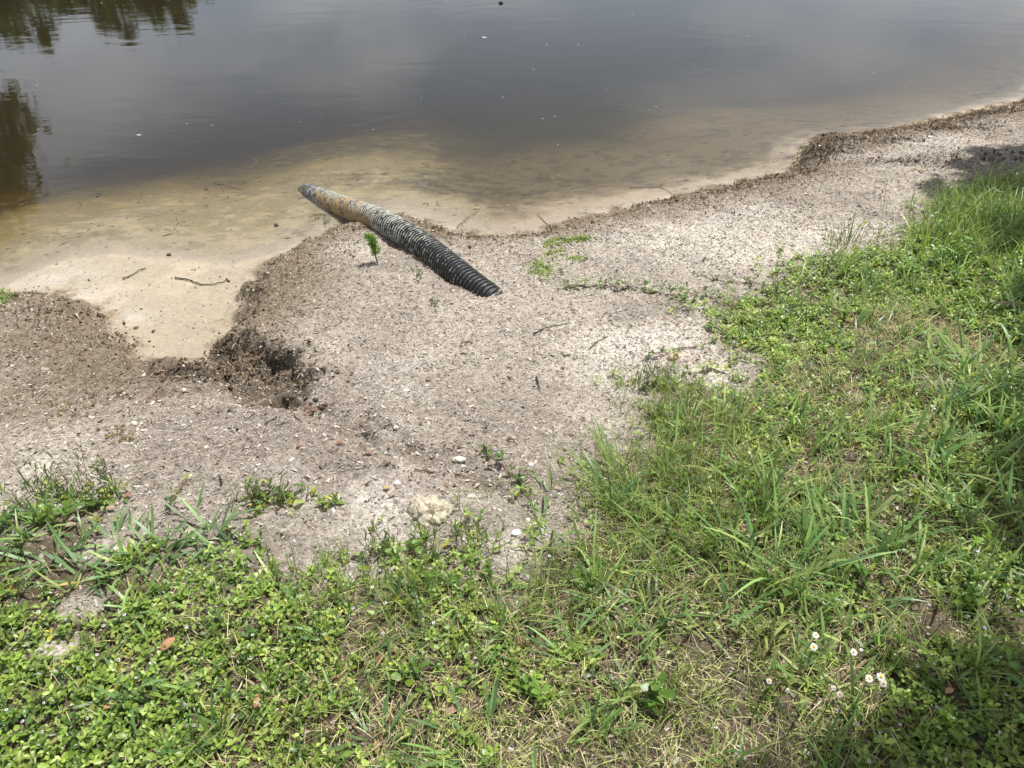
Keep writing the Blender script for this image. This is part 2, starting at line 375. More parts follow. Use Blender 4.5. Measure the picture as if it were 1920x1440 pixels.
# silt, litter and algae on the bed
s0 = np.interp(xn, [-1,-.3,.5,1.2,2,6], [.25,.12,.07,.0,-.14,-.14])
silt = sstep(0, 0.30, sw-s0+n1*0.16+n2*.08)*sstep(-0.85, -0.35, xn+n1*0.1)
lay((0.135,0.105,0.062), silt*0.9)
lay((0.085,0.068,0.042), silt*sstep(0.0, .5, fbm(xn, yn*1.6, 11, 4, 79))*.8)
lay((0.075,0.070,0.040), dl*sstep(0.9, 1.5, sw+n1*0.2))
for a in ((520,320,.35,.16,-.04),(430,345,.22,.08,-.04),(250,400,.30,.05,-.04),(560,440,.16,.05,-.02),(150,440,.3,.05,-.03),(600,400,.1,.1,-.02)): lay((0.20,0.17,0.12), blob(*a)*sstep(-0.25, 0.35, fbm(xn, yn*1.5, 26, 3, 77))*0.95*dl)
for a in ((850,345,.5,.12,-.04),(1000,350,.45,.12,-.04),(1100,330,.4,.10,-.04),(700,330,.4,.15,-.06)): lay((0.095,0.075,0.045), blob(*a)*sstep(-0.15, 0.4, fbm(xn, yn*1.8, 13, 4, 86))*0.95*dl)
for a in ((375,672,.07,.07,.05),(345,680,.07,.04,.05),(415,640,.04,.05,.05)): lay((0.17,0.135,0.095), blob(*a)*sstep(-.35,.3,n2+n3*.5))
for a in ((440,590,.05,.10,.03),(240,640,.06,.08,.03),(210,600,.05,.05,.02)): lay((0.30,0.235,0.16), blob(*a)*sstep(-.4,.3,n2+n3*.4)*.8)
lay((0.34,0.29,0.22), dl*sstep(.0,.5,fbm(xn*1.4-yn*.5, yn*3.0+xn, 7, 4, 88))*.5*sstep(-.3,-.6,xn))
dsub = dl*sstep(.04,.16,sw)*sstep(-.45,-.7,xn)*sstep(-.05,.35,fbm(xn*1.1+yn*.5, yn*1.7, 9, 4, 87)+.45*sstep(.15,.75,sw))
lay((0.19,0.16,0.10), dsub*.5)
wet = sstep(0.06, 0.0, sl)*sstep(-0.06, 0.01, sw)*0.25
col = col*(1-wet[:, None])*(1+0.10*n3[:, None])
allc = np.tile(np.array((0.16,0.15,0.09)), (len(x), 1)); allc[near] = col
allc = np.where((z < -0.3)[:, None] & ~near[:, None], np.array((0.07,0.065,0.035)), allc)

m, t, o = newmat('shore_soil')
a = nd(t, 'ShaderNodeAttribute', attribute_name='col'); g = nd(t, 'ShaderNodeNewGeometry')
nA = nd(t, 'ShaderNodeTexNoise', i_Scale=170.0, i_Detail=5.0, i_Roughness=0.7); t.links.new(g.outputs['Position'], nA.inputs['Vector'])
nB = nd(t, 'ShaderNodeTexNoise', i_Scale=38.0, i_Detail=5.0, i_Roughness=0.65); t.links.new(g.outputs['Position'], nB.inputs['Vector'])
vo = nd(t, 'ShaderNodeTexVoronoi', i_Scale=150.0, i_Randomness=1.0); t.links.new(g.outputs['Position'], vo.inputs['Vector'])
vs_ = nd(t, 'ShaderNodeSeparateColor'); t.links.new(vo.outputs['Color'], vs_.inputs[0])
vmix = nd(t, 'ShaderNodeMath', operation='MULTIPLY_ADD'); t.links.new(vs_.outputs[0], vmix.inputs[0]); vmix.inputs[1].default_value = 0.45; t.links.new(nA.outputs[0], vmix.inputs[2])
vsub = nd(t, 'ShaderNodeMath', operation='SUBTRACT'); t.links.new(vmix.outputs[0], vsub.inputs[0]); vsub.inputs[1].default_value = 0.22
add = nd(t, 'ShaderNodeMath', operation='ADD'); t.links.new(vsub.outputs[0], add.inputs[0]); t.links.new(nB.outputs[0], add.inputs[1])
mr = nd(t, 'ShaderNodeMapRange'); mr.inputs[1].default_value = 0.7; mr.inputs[2].default_value = 1.3; mr.inputs[3].default_value = 0.58; mr.inputs[4].default_value = 1.42
t.links.new(add.outputs[0], mr.inputs[0])
mul = nd(t, 'ShaderNodeMix', data_type='RGBA', blend_type='MULTIPLY'); t.links.new(a.outputs['Alpha'], mul.inputs[0])
t.links.new(a.outputs['Color'], mul.inputs[6]); t.links.new(mr.outputs[0], mul.inputs[7])
p = nd(t, 'ShaderNodeBsdfPrincipled'); p.inputs['Roughness'].default_value = 0.92; p.inputs['Specular IOR Level'].default_value = 0.15
t.links.new(mul.outputs[2], p.inputs['Base Color'])
b = nd(t, 'ShaderNodeBump'); t.links.new(a.outputs['Alpha'], b.inputs['Strength']); b.inputs['Distance'].default_value = 0.0045
t.links.new(add.outputs[0], b.inputs['Height']); t.links.new(b.outputs[0], p.inputs['Normal']); t.links.new(p.outputs[0], o.inputs[0])
M_soil = m
ny, nx = GX.shape
idx = np.arange(nx*ny).reshape(ny, nx)
F = np.stack((idx[:-1,:-1], idx[:-1,1:], idx[1:,1:], idx[1:,:-1]), -1).reshape(-1, 4)
alp = np.ones(len(allc)); alp[near] = 1-.72*np.clip(dl, 0, 1)
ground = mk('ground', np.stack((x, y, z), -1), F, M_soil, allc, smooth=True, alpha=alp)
tag(ground, 'sandy pond bank sloping down into the water with a washed out gully', 'ground', kind='structure')

# ------------------------------------------------------------------ water
m, t, o = newmat('pond_water')
g = nd(t, 'ShaderNodeNewGeometry')
mp = nd(t, 'ShaderNodeMapping'); mp.inputs['Scale'].default_value = (0.8, 1.7, 1); t.links.new(g.outputs['Position'], mp.inputs[0])
w1 = nd(t, 'ShaderNodeTexNoise', i_Scale=2.3, i_Detail=3.0, i_Roughness=0.5, i_Distortion=0.4); t.links.new(mp.outputs[0], w1.inputs['Vector'])
w2 = nd(t, 'ShaderNodeTexNoise', i_Scale=16.0, i_Detail=3.0, i_Roughness=0.55); t.links.new(mp.outputs[0], w2.inputs['Vector'])
ws = nd(t, 'ShaderNodeMath', operation='MULTIPLY_ADD'); t.links.new(w2.outputs[0], ws.inputs[0]); ws.inputs[1].default_value = 0.16; t.links.new(w1.outputs[0], ws.inputs[2])
b = nd(t, 'ShaderNodeBump'); b.inputs['Strength'].default_value = 1.0; b.inputs['Distance'].default_value = 0.0015
t.links.new(ws.outputs[0], b.inputs['Height'])
dt = nd(t, 'ShaderNodeVectorMath', operation='DOT_PRODUCT'); t.links.new(b.outputs[0], dt.inputs[0]); t.links.new(g.outputs['Incoming'], dt.inputs[1])
ab = nd(t, 'ShaderNodeMath', operation='ABSOLUTE'); t.links.new(dt.outputs['Value'], ab.inputs[0])
om = nd(t, 'ShaderNodeMath', operation='SUBTRACT', use_clamp=True); om.inputs[0].default_value = 1.0; t.links.new(ab.outputs[0], om.inputs[1])
pw5 = nd(t, 'ShaderNodeMath', operation='POWER'); t.links.new(om.outputs[0], pw5.inputs[0]); pw5.inputs[1].default_value = 5.0
fr = nd(t, 'ShaderNodeMath', operation='MULTIPLY_ADD', use_clamp=True); t.links.new(pw5.outputs[0], fr.inputs[0]); fr.inputs[1].default_value = 0.98; fr.inputs[2].default_value = 0.02   # Fresnel reflectance of water (Schlick)
gl = nd(t, 'ShaderNodeBsdfGlossy'); gl.inputs['Roughness'].default_value = 0.015; gl.inputs['Color'].default_value = (1,1,1,1); t.links.new(b.outputs[0], gl.inputs['Normal'])
tp = nd(t, 'ShaderNodeBsdfTransparent')
mx = nd(t, 'ShaderNodeMixShader'); t.links.new(fr.outputs[0], mx.inputs[0]); t.links.new(tp.outputs[0], mx.inputs[1]); t.links.new(gl.outputs[0], mx.inputs[2])
t.links.new(mx.outputs[0], o.inputs['Surface'])
va = nd(t, 'ShaderNodeVolumeAbsorption'); va.inputs['Color'].default_value = (0.58, 0.47, 0.12, 1); va.inputs['Density'].default_value = 2.2
vsc = nd(t, 'ShaderNodeVolumeScatter'); vsc.inputs['Color'].default_value = (0.78, 0.78, 0.68, 1); vsc.inputs['Density'].default_value = 0.13
vad = nd(t, 'ShaderNodeAddShader'); t.links.new(va.outputs[0], vad.inputs[0]); t.links.new(vsc.outputs[0], vad.inputs[1])
t.links.new(vad.outputs[0], o.inputs['Volume']); m.cycles.homogeneous_volume = True
M_water = m
X0, X1, Y0, Y1, ZB = -58, 58, 1.0, 58, -3.0
V = [(X0,Y0,0),(X1,Y0,0),(X1,Y1,0),(X0,Y1,0),(X0,Y0,ZB),(X1,Y0,ZB),(X1,Y1,ZB),(X0,Y1,ZB)]
Fw = [(0,1,2,3),(7,6,5,4),(0,4,5,1),(1,5,6,2),(2,6,7,3),(3,7,4,0)]
water = mk('pond_water', V, Fw, M_water)
tag(water, 'still murky brown pond water reflecting sky and trees', 'water', kind='structure')

# ------------------------------------------------------------------ strips, leaves, tubes (all merged arrays)
def strips(P, S, cols):
    """P (N,K,3) centre line, S (N,K,3) half-width vectors, cols (N,3)"""
    N, K = P.shape[:2]
    V = np.stack((P-S, P+S), 2).reshape(-1, 3)
    b = (np.arange(N)*K*2)[:, None]+(np.arange(K-1)*2)[None, :]
    F = np.stack((b, b+1, b+3, b+2), -1).reshape(-1, 4)
    cc = np.repeat(cols, K*2, 0) if cols.ndim == 2 else np.repeat(cols.reshape(-1, 3), 2, 0)
    return V, F, cc
def unit(v): return v/np.maximum(np.linalg.norm(v, axis=-1, keepdims=True), 1e-9)
def blades(px, py, pz, yaw, th0, th1, L, W, K=5, prof=None, twist=None):
    N = len(px); t_ = np.linspace(0, 1, K)
    th = th0[:, None]+(th1-th0)[:, None]*t_[None, :]
    seg = L[:, None]/(K-1)
    dh = np.sin(th)*seg; dv = np.cos(th)*seg
    hz = np.concatenate((np.zeros((N,1)), np.cumsum(dh[:, :-1], 1)), 1); vt = np.concatenate((np.zeros((N,1)), np.cumsum(dv[:, :-1], 1)), 1)
    P = np.stack((px[:, None]+np.cos(yaw)[:, None]*hz, py[:, None]+np.sin(yaw)[:, None]*hz, pz[:, None]+vt), -1)
    pr = np.array(prof if prof is not None else 1-t_**2.2*0.92)
    tw = (twist if twist is not None else rng.normal(0, .5, N))[:, None]*t_[None, :]
    sx = -np.sin(yaw)[:, None]*np.cos(tw)+0*th; sy = np.cos(yaw)[:, None]*np.cos(tw)+0*th; sz = np.sin(tw)+0*th
    S = unit(np.stack((sx, sy, sz), -1))*(W[:, None]*pr[None, :])[..., None]
    return P, S
LT = np.array([0, .38, .75, 1.0]); LW = np.array([.10, .66, .95, .14])
def leaves(B, yaw, el, L, W, roll, fold, droop, cols, prof=LW, ts=LT):
    N, K = len(B), len(ts)
    d = np.stack((np.cos(yaw)*np.cos(el), np.sin(yaw)*np.cos(el), np.sin(el)), -1)
    s0 = np.stack((-np.sin(yaw), np.cos(yaw), np.zeros(N)), -1); n0 = np.cross(d, s0)
    s = s0*np.cos(roll)[:, None]+n0*np.sin(roll)[:, None]; n = np.cross(d, s)
    P = B[:, None, :]+d[:, None, :]*(L[:, None]*ts)[..., None]-n[:, None, :]*(droop[:, None]*L[:, None]*ts**2)[..., None]
    w = W[:, None]*prof
    left = P-s[:, None, :]*w[..., None]+n[:, None, :]*(fold[:, None]*w)[..., None]
    right = P+s[:, None, :]*w[..., None]+n[:, None, :]*(fold[:, None]*w)[..., None]
    V = np.stack((left, P, right), 2).reshape(-1, 3)
    b = (np.arange(N)*K*3)[:, None]+(np.arange(K-1)*3)[None, :]
    F = np.concatenate((np.stack((b, b+1, b+4, b+3), -1).reshape(-1, 4), np.stack((b+1, b+2, b+5, b+4), -1).reshape(-1, 4)))
    return V, F, np.repeat(cols, K*3, 0)
def tube(pts, rad, n=7):
    pts = np.asarray(pts, float); K = len(pts); rad = np.broadcast_to(np.asarray(rad, float), (K,))
    tg = unit(np.gradient(pts, axis=0)); ref = np.array((0.31, 0.17, 0.93))
    u = unit(np.cross(tg, ref)); v = np.cross(tg, u); an = np.linspace(0, 2*math.pi, n, endpoint=False)
    V = pts[:, None, :]+(u[:, None, :]*np.cos(an)[None, :, None]+v[:, None, :]*np.sin(an)[None, :, None])*rad[:, None, None]
    V = V.reshape(-1, 3); i = np.arange(K-1)[:, None]*n; j = np.arange(n)[None, :]; j2 = (j+1) % n
    F = np.stack((i+j, i+j2, i+n+j2, i+n+j), -1).reshape(-1, 4)
    V = np.vstack((V, pts[0:1], pts[-1:])); e = len(V)-2
    jj = np.arange(n); k2 = (jj+1) % n
    F = np.vstack((F, np.stack((np.full(n, e), k2, jj, jj), -1)[:, [0,1,2,2]][:0]))  # caps added below as quads
    cap0 = np.stack((np.full(n//2, e), jj[2::2][:n//2] if False else (2*np.arange(n//2)+2) % n, 2*np.arange(n//2)+1, 2*np.arange(n//2)), -1)
    cap1 = np.stack((np.full(n//2, e+1), (K-1)*n+2*np.arange(n//2), (K-1)*n+2*np.arange(n//2)+1, (K-1)*n+(2*np.arange(n//2)+2) % n), -1)
    return V, np.vstack((F, cap0, cap1))
def join(parts):
    Vs, Fs, Cs = [], [], []; off = 0
    for p_ in parts:
        V, F = p_[0], p_[1]; Vs.append(np.asarray(V).reshape(-1,3)); Fs.append(np.asarray(F)+off); off += len(Vs[-1])
        if len(p_) > 2: Cs.append(p_[2])
    return np.vstack(Vs), np.vstack(Fs), (np.vstack(Cs) if Cs else None)
def pick(pal, n, jit=0.18, w=None):
    pal = np.array(pal); i = rng.choice(len(pal), n, p=None if w is None else np.array(w)/np.sum(w))
    return pal[i]*(1+rng.normal(0, jit, (n, 1))).clip(.4, 1.8)

LIME = [(0.225,0.318,0.056),(0.175,0.268,0.046),(0.295,0.368,0.090),(0.082,0.150,0.030),(0.350,0.360,0.060)]
GRASS = [(0.128,0.212,0.042),(0.178,0.268,0.055),(0.072,0.132,0.034),(0.300,0.350,0.105),(0.235,0.305,0.075)]
WIDE = [(0.135,0.240,0.060),(0.190,0.305,0.088),(0.095,0.185,0.062),(0.300,0.375,0.115)]
STRAW = [(0.48,0.42,0.24),(0.34,0.27,0.17),(0.56,0.50,0.31),(0.25,0.18,0.11),(0.42,0.42,0.16),(0.34,0.38,0.13)]
LITTER = [(0.37,0.325,0.275),(0.45,0.41,0.36),(0.29,0.25,0.21),(0.17,0.135,0.105),(0.22,0.16,0.12),(0.54,0.51,0.46)]
M_leaf = leafmat('fresh_leaf', 0.33, 0.40, 0.55)
M_grass = leafmat('grass_blade', 0.30, 0.42, 0.5)
M_straw = leafmat('dry_straw', 0.15, 0.75, 0.2)
M_litter = leafmat('dry_litter', 0.05, 0.85, 0.15)
M_stem = solid('weed_stem', (.16,.19,.07), .7)
M_wood = solid('weathered_wood', (0.13,0.095,0.065), 0.85, 0.2, 220, 0.5, 0.002)
M_darkwood = solid('dark_wet_wood', (0.045,0.033,0.024), 0.7, 0.3, 220, 0.5, 0.002)
M_palewood = solid('algae_coated_wood', (0.40,0.36,0.17), 0.8, 0.2, 120, 0.35, 0.003)

# ------------------------------------------------------------------ the drain pipe
pc = [(985,604,-.13),(955,585,-.075),(930,567,-.040),(900,546,-.006),(868,521,.018),(830,489,.034),(790,457,.045),(750,431,.048),(710,411,.050),
      (670,396,.050),(635,385,.046),(608,375,.030),(590,368,None),(576,363,None)]
pts = []
for i, (px, py, up) in enumerate(pc):
    if up is not None and px > 690:
        q = at(px, py, up); pts.append((q.x, q.y, q.z))
    else:
        zz = {670:0.040, 635:0.014, 608:-0.026, 590:-0.058, 576:-0.088}[px]
        f = flat(px, py, zz); pts.append((f[0], f[1], zz))
pts = np.array(pts)
def resample(P, n):
    # Catmull-Rom through P, equal arc length
    Q = np.vstack((2*P[0]-P[1], P, 2*P[-1]-P[-2])); o_ = []
    for i in range(1, len(Q)-2):
        for t_ in np.linspace(0, 1, 24, endpoint=False):
            a_, b_, c_, d_ = Q[i-1], Q[i], Q[i+1], Q[i+2]
            o_.append(0.5*((2*b_)+(-a_+c_)*t_+(2*a_-5*b_+4*c_-d_)*t_*t_+(-a_+3*b_-3*c_+d_)*t_**3))
    o_.append(P[-1]); o_ = np.array(o_)
    s = np.concatenate(([0], np.cumsum(np.linalg.norm(np.diff(o_, axis=0), axis=1))))
    u = np.linspace(0, s[-1], n); return np.stack([np.interp(u, s, o_[:, k]) for k in range(3)], -1), s[-1]
for _ in range(1):
    pts[1:-1] = pts[1:-1]*0.5+(pts[:-2]+pts[2:])*0.25
cl, plen = resample(pts, 900)
PITCHR = 0.0200; R0 = 0.0595
s = np.linspace(0, plen, 900); ph = (s/PITCHR) % 1.0
prof = np.clip(1.6*(0.5+0.5*np.cos(2*np.pi*ph))-0.3, 0, 1); prof = prof*prof*(3-2*prof)
rad = R0-0.0095*(1-prof)
Vp, Fp = tube(cl, rad, 32)
m, t, o = newmat('corrugated_plastic')
tcn = nd(t, 'ShaderNodeTexCoord'); at_ = nd(t, 'ShaderNodeAttribute', attribute_name='col')
sepc = nd(t, 'ShaderNodeSeparateColor'); t.links.new(at_.outputs['Color'], sepc.inputs[0])   # r: crust, g: ridge, b: rust tan
def M2(op, a_, b_, c_=None):
    n = nd(t, 'ShaderNodeMath', operation=op)
    for i, v in enumerate((a_, b_, c_)):
        if v is None: continue
        if isinstance(v, (int, float)): n.inputs[i].default_value = v
        else: t.links.new(v, n.inputs[i])
    return n.outputs[0]
nA = nd(t, 'ShaderNodeTexNoise', i_Scale=34.0, i_Detail=6.0, i_Roughness=0.65); t.links.new(tcn.outputs['Object'], nA.inputs['Vector'])
nB = nd(t, 'ShaderNodeTexNoise', i_Scale=190.0, i_Detail=4.0, i_Roughness=0.7); t.links.new(tcn.outputs['Object'], nB.inputs['Vector'])
k1 = M2('ADD', sepc.outputs[0], M2('MULTIPLY', M2('SUBTRACT', nA.outputs[0], 0.5), 1.9)); k1 = M2('ADD', k1, M2('MULTIPLY', M2('SUBTRACT', nB.outputs[0], 0.5), 1.5))
r1 = nd(t, 'ShaderNodeMapRange'); r1.inputs[1].default_value = 0.46; r1.inputs[2].default_value = 0.60; t.links.new(k1, r1.inputs[0])
nC = nd(t, 'ShaderNodeTexNoise', i_Scale=17.0, i_Detail=5.0, i_Roughness=0.7); t.links.new(tcn.outputs['Object'], nC.inputs['Vector'])
k2 = M2('ADD', sepc.outputs[2], M2('MULTIPLY', M2('SUBTRACT', nC.outputs[0], 0.5), 2.8))
r2 = nd(t, 'ShaderNodeMapRange'); r2.inputs[1].default_value = 0.45; r2.inputs[2].default_value = 0.6; t.links.new(k2, r2.inputs[0])
mixA = nd(t, 'ShaderNodeMix', data_type='RGBA'); t.links.new(r1.outputs[0], mixA.inputs[0]); mixA.inputs[6].default_value = (0.013,0.014,0.016,1); mixA.inputs[7].default_value = (0.43,0.44,0.38,1)
mixB = nd(t, 'ShaderNodeMix', data_type='RGBA'); t.links.new(r2.outputs[0], mixB.inputs[0]); t.links.new(mixA.outputs[2], mixB.inputs[6]); mixB.inputs[7].default_value = (0.40,0.285,0.145,1)
dust = nd(t, 'ShaderNodeMapRange'); dust.inputs[1].default_value = 0.45; dust.inputs[2].default_value = 0.75; dust.inputs[4].default_value = 0.25; t.links.new(nB.outputs[0], dust.inputs[0])
mixC = nd(t, 'ShaderNodeMix', data_type='RGBA'); t.links.new(dust.outputs[0], mixC.inputs[0]); t.links.new(mixB.outputs[2], mixC.inputs[6]); mixC.inputs[7].default_value = (0.16,0.15,0.135,1)
p = nd(t, 'ShaderNodeBsdfPrincipled'); t.links.new(mixC.outputs[2], p.inputs['Base Color'])
rr = nd(t, 'ShaderNodeMapRange'); rr.inputs[3].default_value = 0.42; rr.inputs[4].default_value = 0.9; t.links.new(r1.outputs[0], rr.inputs[0]); t.links.new(rr.outputs[0], p.inputs['Roughness'])
bb = nd(t, 'ShaderNodeBump'); bb.inputs['Strength'].default_value = 0.5; bb.inputs['Distance'].default_value = 0.002; t.links.new(k1, bb.inputs['Height']); t.links.new(bb.outputs[0], p.inputs['Normal'])
t.links.new(p.outputs[0], o.inputs[0]); M_pipe = m
# crust amount along the pipe, stronger on the crown and on the ridges
pd_ = cl[:, 1]*cp-(cl[:, 2]-CAMZ)*sp_; u_ = cl[:, 0]/pd_*FPX+960       # how far along the pipe, as seen from the bank
crust = np.interp(u_, [560,590,610,650,690,730,780,820,860,900], [.12,.22,.42,.50,.50,.46,.34,.18,.08,.02])
tan_ = np.interp(u_, [560,600,620,650,680,705,730], [-.3,-.05,.34,.46,.40,.10,-.3])
an = np.linspace(0, 2*math.pi, 32, endpoint=False)
tg = unit(np.gradient(cl, axis=0)); uu = unit(np.cross(tg, np.array((0.31,0.17,0.93)))); vv = np.cross(tg, uu)
nrm = uu[:, None, :]*np.cos(an)[None, :, None]+vv[:, None, :]*np.sin(an)[None, :, None]
up = nrm[..., 2]; side = nrm[..., 0]*-0.6+nrm[..., 1]*-0.8
cR = crust[:, None]-.06+0.60*(prof[:, None]-0.66)+0.14*np.clip(side, -1, 1)*0.6+0.05*up
cB = tan_[:, None]-.24+0.42*np.clip(side, -1, 1)+0.95*(prof[:, None]-.62)
pcol = np.stack((cR, np.broadcast_to(prof[:, None], cR.shape), cB), -1).reshape(-1, 3)
pcol = np.vstack((pcol, pcol[:1], pcol[-1:]))
pipe = empty('drain_pipe', (float(cl[150,0]), float(cl[150,1]), 0.0))
po = np.array(pipe.location)
pw = mk('pipe_wall', Vp-po, Fp, M_pipe, pcol, pipe, smooth=True)
tag(pipe, 'black corrugated plastic drain pipe running from the sand into the pond', 'pipe')
# strings of green algae hanging from the drowned end
for k, (px, py) in enumerate(((600,402),(612,412),(640,425),(566,352))):
    f = flat(px, py, 0.003); parts = []
    for q in range(16):
        a0 = rng.uniform(0, 6.28); L = rng.uniform(.02, .06)
        P = [(f[0]+rng.normal(0,.012), f[1]+rng.normal(0,.012), 0.006-0.01*(q % 3))]
        for w in range(4): P.append((P[-1][0]+math.cos(a0)*L/4+rng.normal(0,.003), P[-1][1]+math.sin(a0)*L/4+rng.normal(0,.003), P[-1][2]-0.002))
        parts.append(tube(np.array(P)-po, 0.0012, 4))
    V, Fq, _ = join(parts)
    mk('algae_strand', V, Fq, solid('string_algae', (0.10,0.11,0.045), 0.8), parent=pipe)

# ------------------------------------------------------------------ lawn weeds: creeping frogfruit, grasses, straw
def frog_sprigs(x, y, zoff=0.0, size=1.0, pal=LIME, stalk=True, w=None):
    n = len(x); z = H(x, y)+zoff
    B, YW, EL, LL, CC = [], [], [], [], []
    szv = np.clip(.9+.45*(species(np.asarray(x), np.asarray(y))[:, 4]-.9), .8, 1.5) if n > 60 else 1.0
    size = size*szv
    hs = rng.uniform(.006, .034, n)*size; yw0 = rng.uniform(0, 6.283, n)
    base = pick(pal, n, 0.22, w if w is not None else (None if len(pal) != 5 else [4,4,3,3,.2])); ln = rng.normal(0, .35, n); la = rng.uniform(0, 6.28, n)
    L0 = rng.uniform(.0095, .0225, n)*size
    for lev in range(3):
        hh = hs*(0.35+0.33*lev); el = rng.uniform([.0,.15,.45][lev], [.5,.7,1.1][lev], n)
        for s_ in range(2):
            yw = yw0+lev*1.571+s_*3.1416+rng.normal(0, .25, n)
            keep = rng.random(n) < [.52,.95,.9][lev]
            b_ = np.stack((x+np.cos(la)*ln*hh, y+np.sin(la)*ln*hh, z+hh), -1)
            B.append(b_[keep]); YW.append(yw[keep]); EL.append((el+rng.normal(0,.2,n))[keep])
            LL.append((L0*[1.0,1.05,.72][lev])[keep]); CC.append((base*[.82,1.0,1.15][lev])[keep])
    B = np.vstack(B); YW = np.concatenate(YW); EL = np.concatenate(EL); LL = np.concatenate(LL); CC = np.vstack(CC)
    N = len(B)
    return leaves(B, YW, EL, LL, LL*rng.uniform(.24,.34,N), rng.normal(0,.3,N), rng.uniform(.05,.5,N), rng.uniform(.05,.4,N), CC)

x, y = scatter(215000); ok = infront(x, y); x, y = x[ok], y[ok]
vm = vegmask(x, y, .11); ok = vm > 0.02; x, y, vm = x[ok], y[ok], vm[ok]
sp = species(x, y)
cl1 = sstep(-0.5, 0.25, fbm(x, y, 7, 3, 81)+ (sp[:, 0]-.55)*1.3)
keep = rng.random(len(x)) < vm*np.clip(sp[:, 0]*1.05+.08, 0, 1.2)*cl1*0.74
V, Fq, cc = frog_sprigs(x[keep], y[keep])
print('frogfruit sprigs', keep.sum())
o_ = mk('frogfruit_leaves', V, Fq, M_leaf, cc)
tag(o_, 'mat of small bright green paddle shaped leaves covering the bank', 'ground cover', kind='stuff')

def grass_set(n, kfac, which, Lr, Wr, pal, lean, curl, seedn, thr=0.3, hpow=1.0, blunt=False):
    x, y = scatter(n); ok = infront(x, y); x, y = x[ok], y[ok]
    vm = vegmask(x, y, .10); ok = vm > 0.02; x, y, vm = x[ok], y[ok], vm[ok]
    sp = species(x, y)
    c_ = sstep(-0.4, thr, fbm(x, y, 11, 3, seedn)+(sp[:, which]-.5)*0.9)
    KT = 7
    keep = rng.random(len(x)) < vm*sp[:, which]*c_*kfac/KT
    x, y, sp = [np.repeat(q_[keep], KT, 0) for q_ in (x, y, sp)]; N = len(x)
    x = x+rng.normal(0, .008, N); y = y+rng.normal(0, .008, N); lean_t = np.repeat(rng.normal(0, .22, N//KT), KT); tint_t = np.repeat(rng.normal(1, .16, N//KT), KT).clip(.6, 1.5)
    # gather in small tufts
    yaw = rng.uniform(0, 6.283, N); L = rng.uniform(*Lr, N)*sp[:, 4]**hpow; W = rng.uniform(*Wr, N)
    P, S = blades(x, y, H(x, y)-0.003, yaw, np.abs(rng.normal(lean, .28, N)+lean_t), np.abs(rng.normal(lean+curl, .4, N)+lean_t), L, W, 5, prof=([.75,1,1,.85,.2] if blunt else None))
    c0 = pick(pal, N, .18)*tint_t[:, None]; K = 5
    tipmix = (np.linspace(0, 1, K)**3*0.5)[None, :, None]*(rng.random(N) < .35)[:, None, None]
    basemix = (np.clip(1-np.linspace(0, 1, K)*3.5, 0, 1)*.6)[None, :, None]
    cc = c0[:, None, :]*(1-tipmix)+np.array((.40,.34,.13))*tipmix
    cc = cc*(1-basemix)+np.array((.30,.28,.12))*basemix
    return strips(P, S, cc), N
fine, n1_ = grass_set(530000, 0.78, 1, (.030,.105), (.0006,.0015), GRASS, .55, .55, 82)
wide, n2_ = grass_set(190000, 0.72, 2, (.04,.135), (.0016,.0036), WIDE, .75, .5, 83, blunt=True)
print('grass', n1_, n2_)
V, Fq, cc = join([fine, wide])
tag(mk('lawn_grass', V, Fq, M_grass, cc), 'loose mix of thin and broad green grass blades on the bank', 'grass', kind='stuff')
# straw thatch
x, y = scatter(530000); ok = infront(x, y); x, y = x[ok], y[ok]
vm = vegmask(x, y, .12); sp = species(x, y)
keep = rng.random(len(x)) < np.clip(vm, .0, 1)*np.clip(sp[:, 3]+.14, 0, 1.2)*0.68*sstep(-.5, .2, fbm(x, y, 8, 3, 84)+(sp[:, 3]-.4))
x, y = x[keep], y[keep]; N = len(x)
P, S = blades(x, y, H(x, y)+rng.uniform(.000,.018, N), rng.uniform(0, 6.283, N), rng.normal(1.25, .3, N), rng.normal(1.75, .45, N), rng.uniform(.015,.065, N), rng.uniform(.0004,.0011, N), 4)
V, Fq, cc = strips(P, S, pick(STRAW, N, .2))
print('straw', N)
tag(mk('straw_thatch', V, Fq, M_straw, cc), 'dry tan straw and dead grass lying among the green blades', 'thatch', kind='stuff')

# ------------------------------------------------------------------ litter
def chips(x, y, L, W, cols, lift=0.002, tilt=.3, bend=.35, K=3):
    N = len(x); yaw = rng.uniform(0, 6.283, N); z = H(x, y)+lift
    el = rng.normal(0, tilt, N)
    t3 = np.linspace(-1, 1, K)
    d = np.stack((np.cos(yaw)*np.cos(el), np.sin(yaw)*np.cos(el), np.sin(el)), -1)
    P = np.stack((x, y, z), -1)[:, None, :]+d[:, None, :]*(L[:, None]*t3)[..., None]*.5
    P[..., 2] += (rng.normal(0, bend, N)[:, None]*L[:, None]*(1-t3**2))*.5
    ro = rng.normal(0, .45, N)
    s_ = np.stack((-np.sin(yaw)*np.cos(ro), np.cos(yaw)*np.cos(ro), np.sin(ro)), -1)
    pr = np.array([.95,.55]) if K == 2 else np.array([.35,1,.3]) if K == 3 else np.array([.2,.85,1,.7,.12])
    return strips(P, s_[:, None, :]*(W[:, None]*pr)[..., None], cols)
x, y = rng.uniform(-2.6, 3.9, 760000), rng.uniform(.25, 5.8, 760000); ok = infront(x, y, 1.12); x, y = x[ok], y[ok]
sl = sdist(x, y, LAND); ok = (sl > 0.015) | ((H(x, y) > .002) & (sl < .015) & (rng.random(len(x)) < .045)); x, y, sl = x[ok], y[ok], sl[ok]
vm = vegmask(x, y, .1); cl2 = sstep(-.5, .5, fbm(x, y, 5, 4, 91))
dark = sstep(.6, .08, sl+fbm(x, y, 6, 2, 92)*.1)
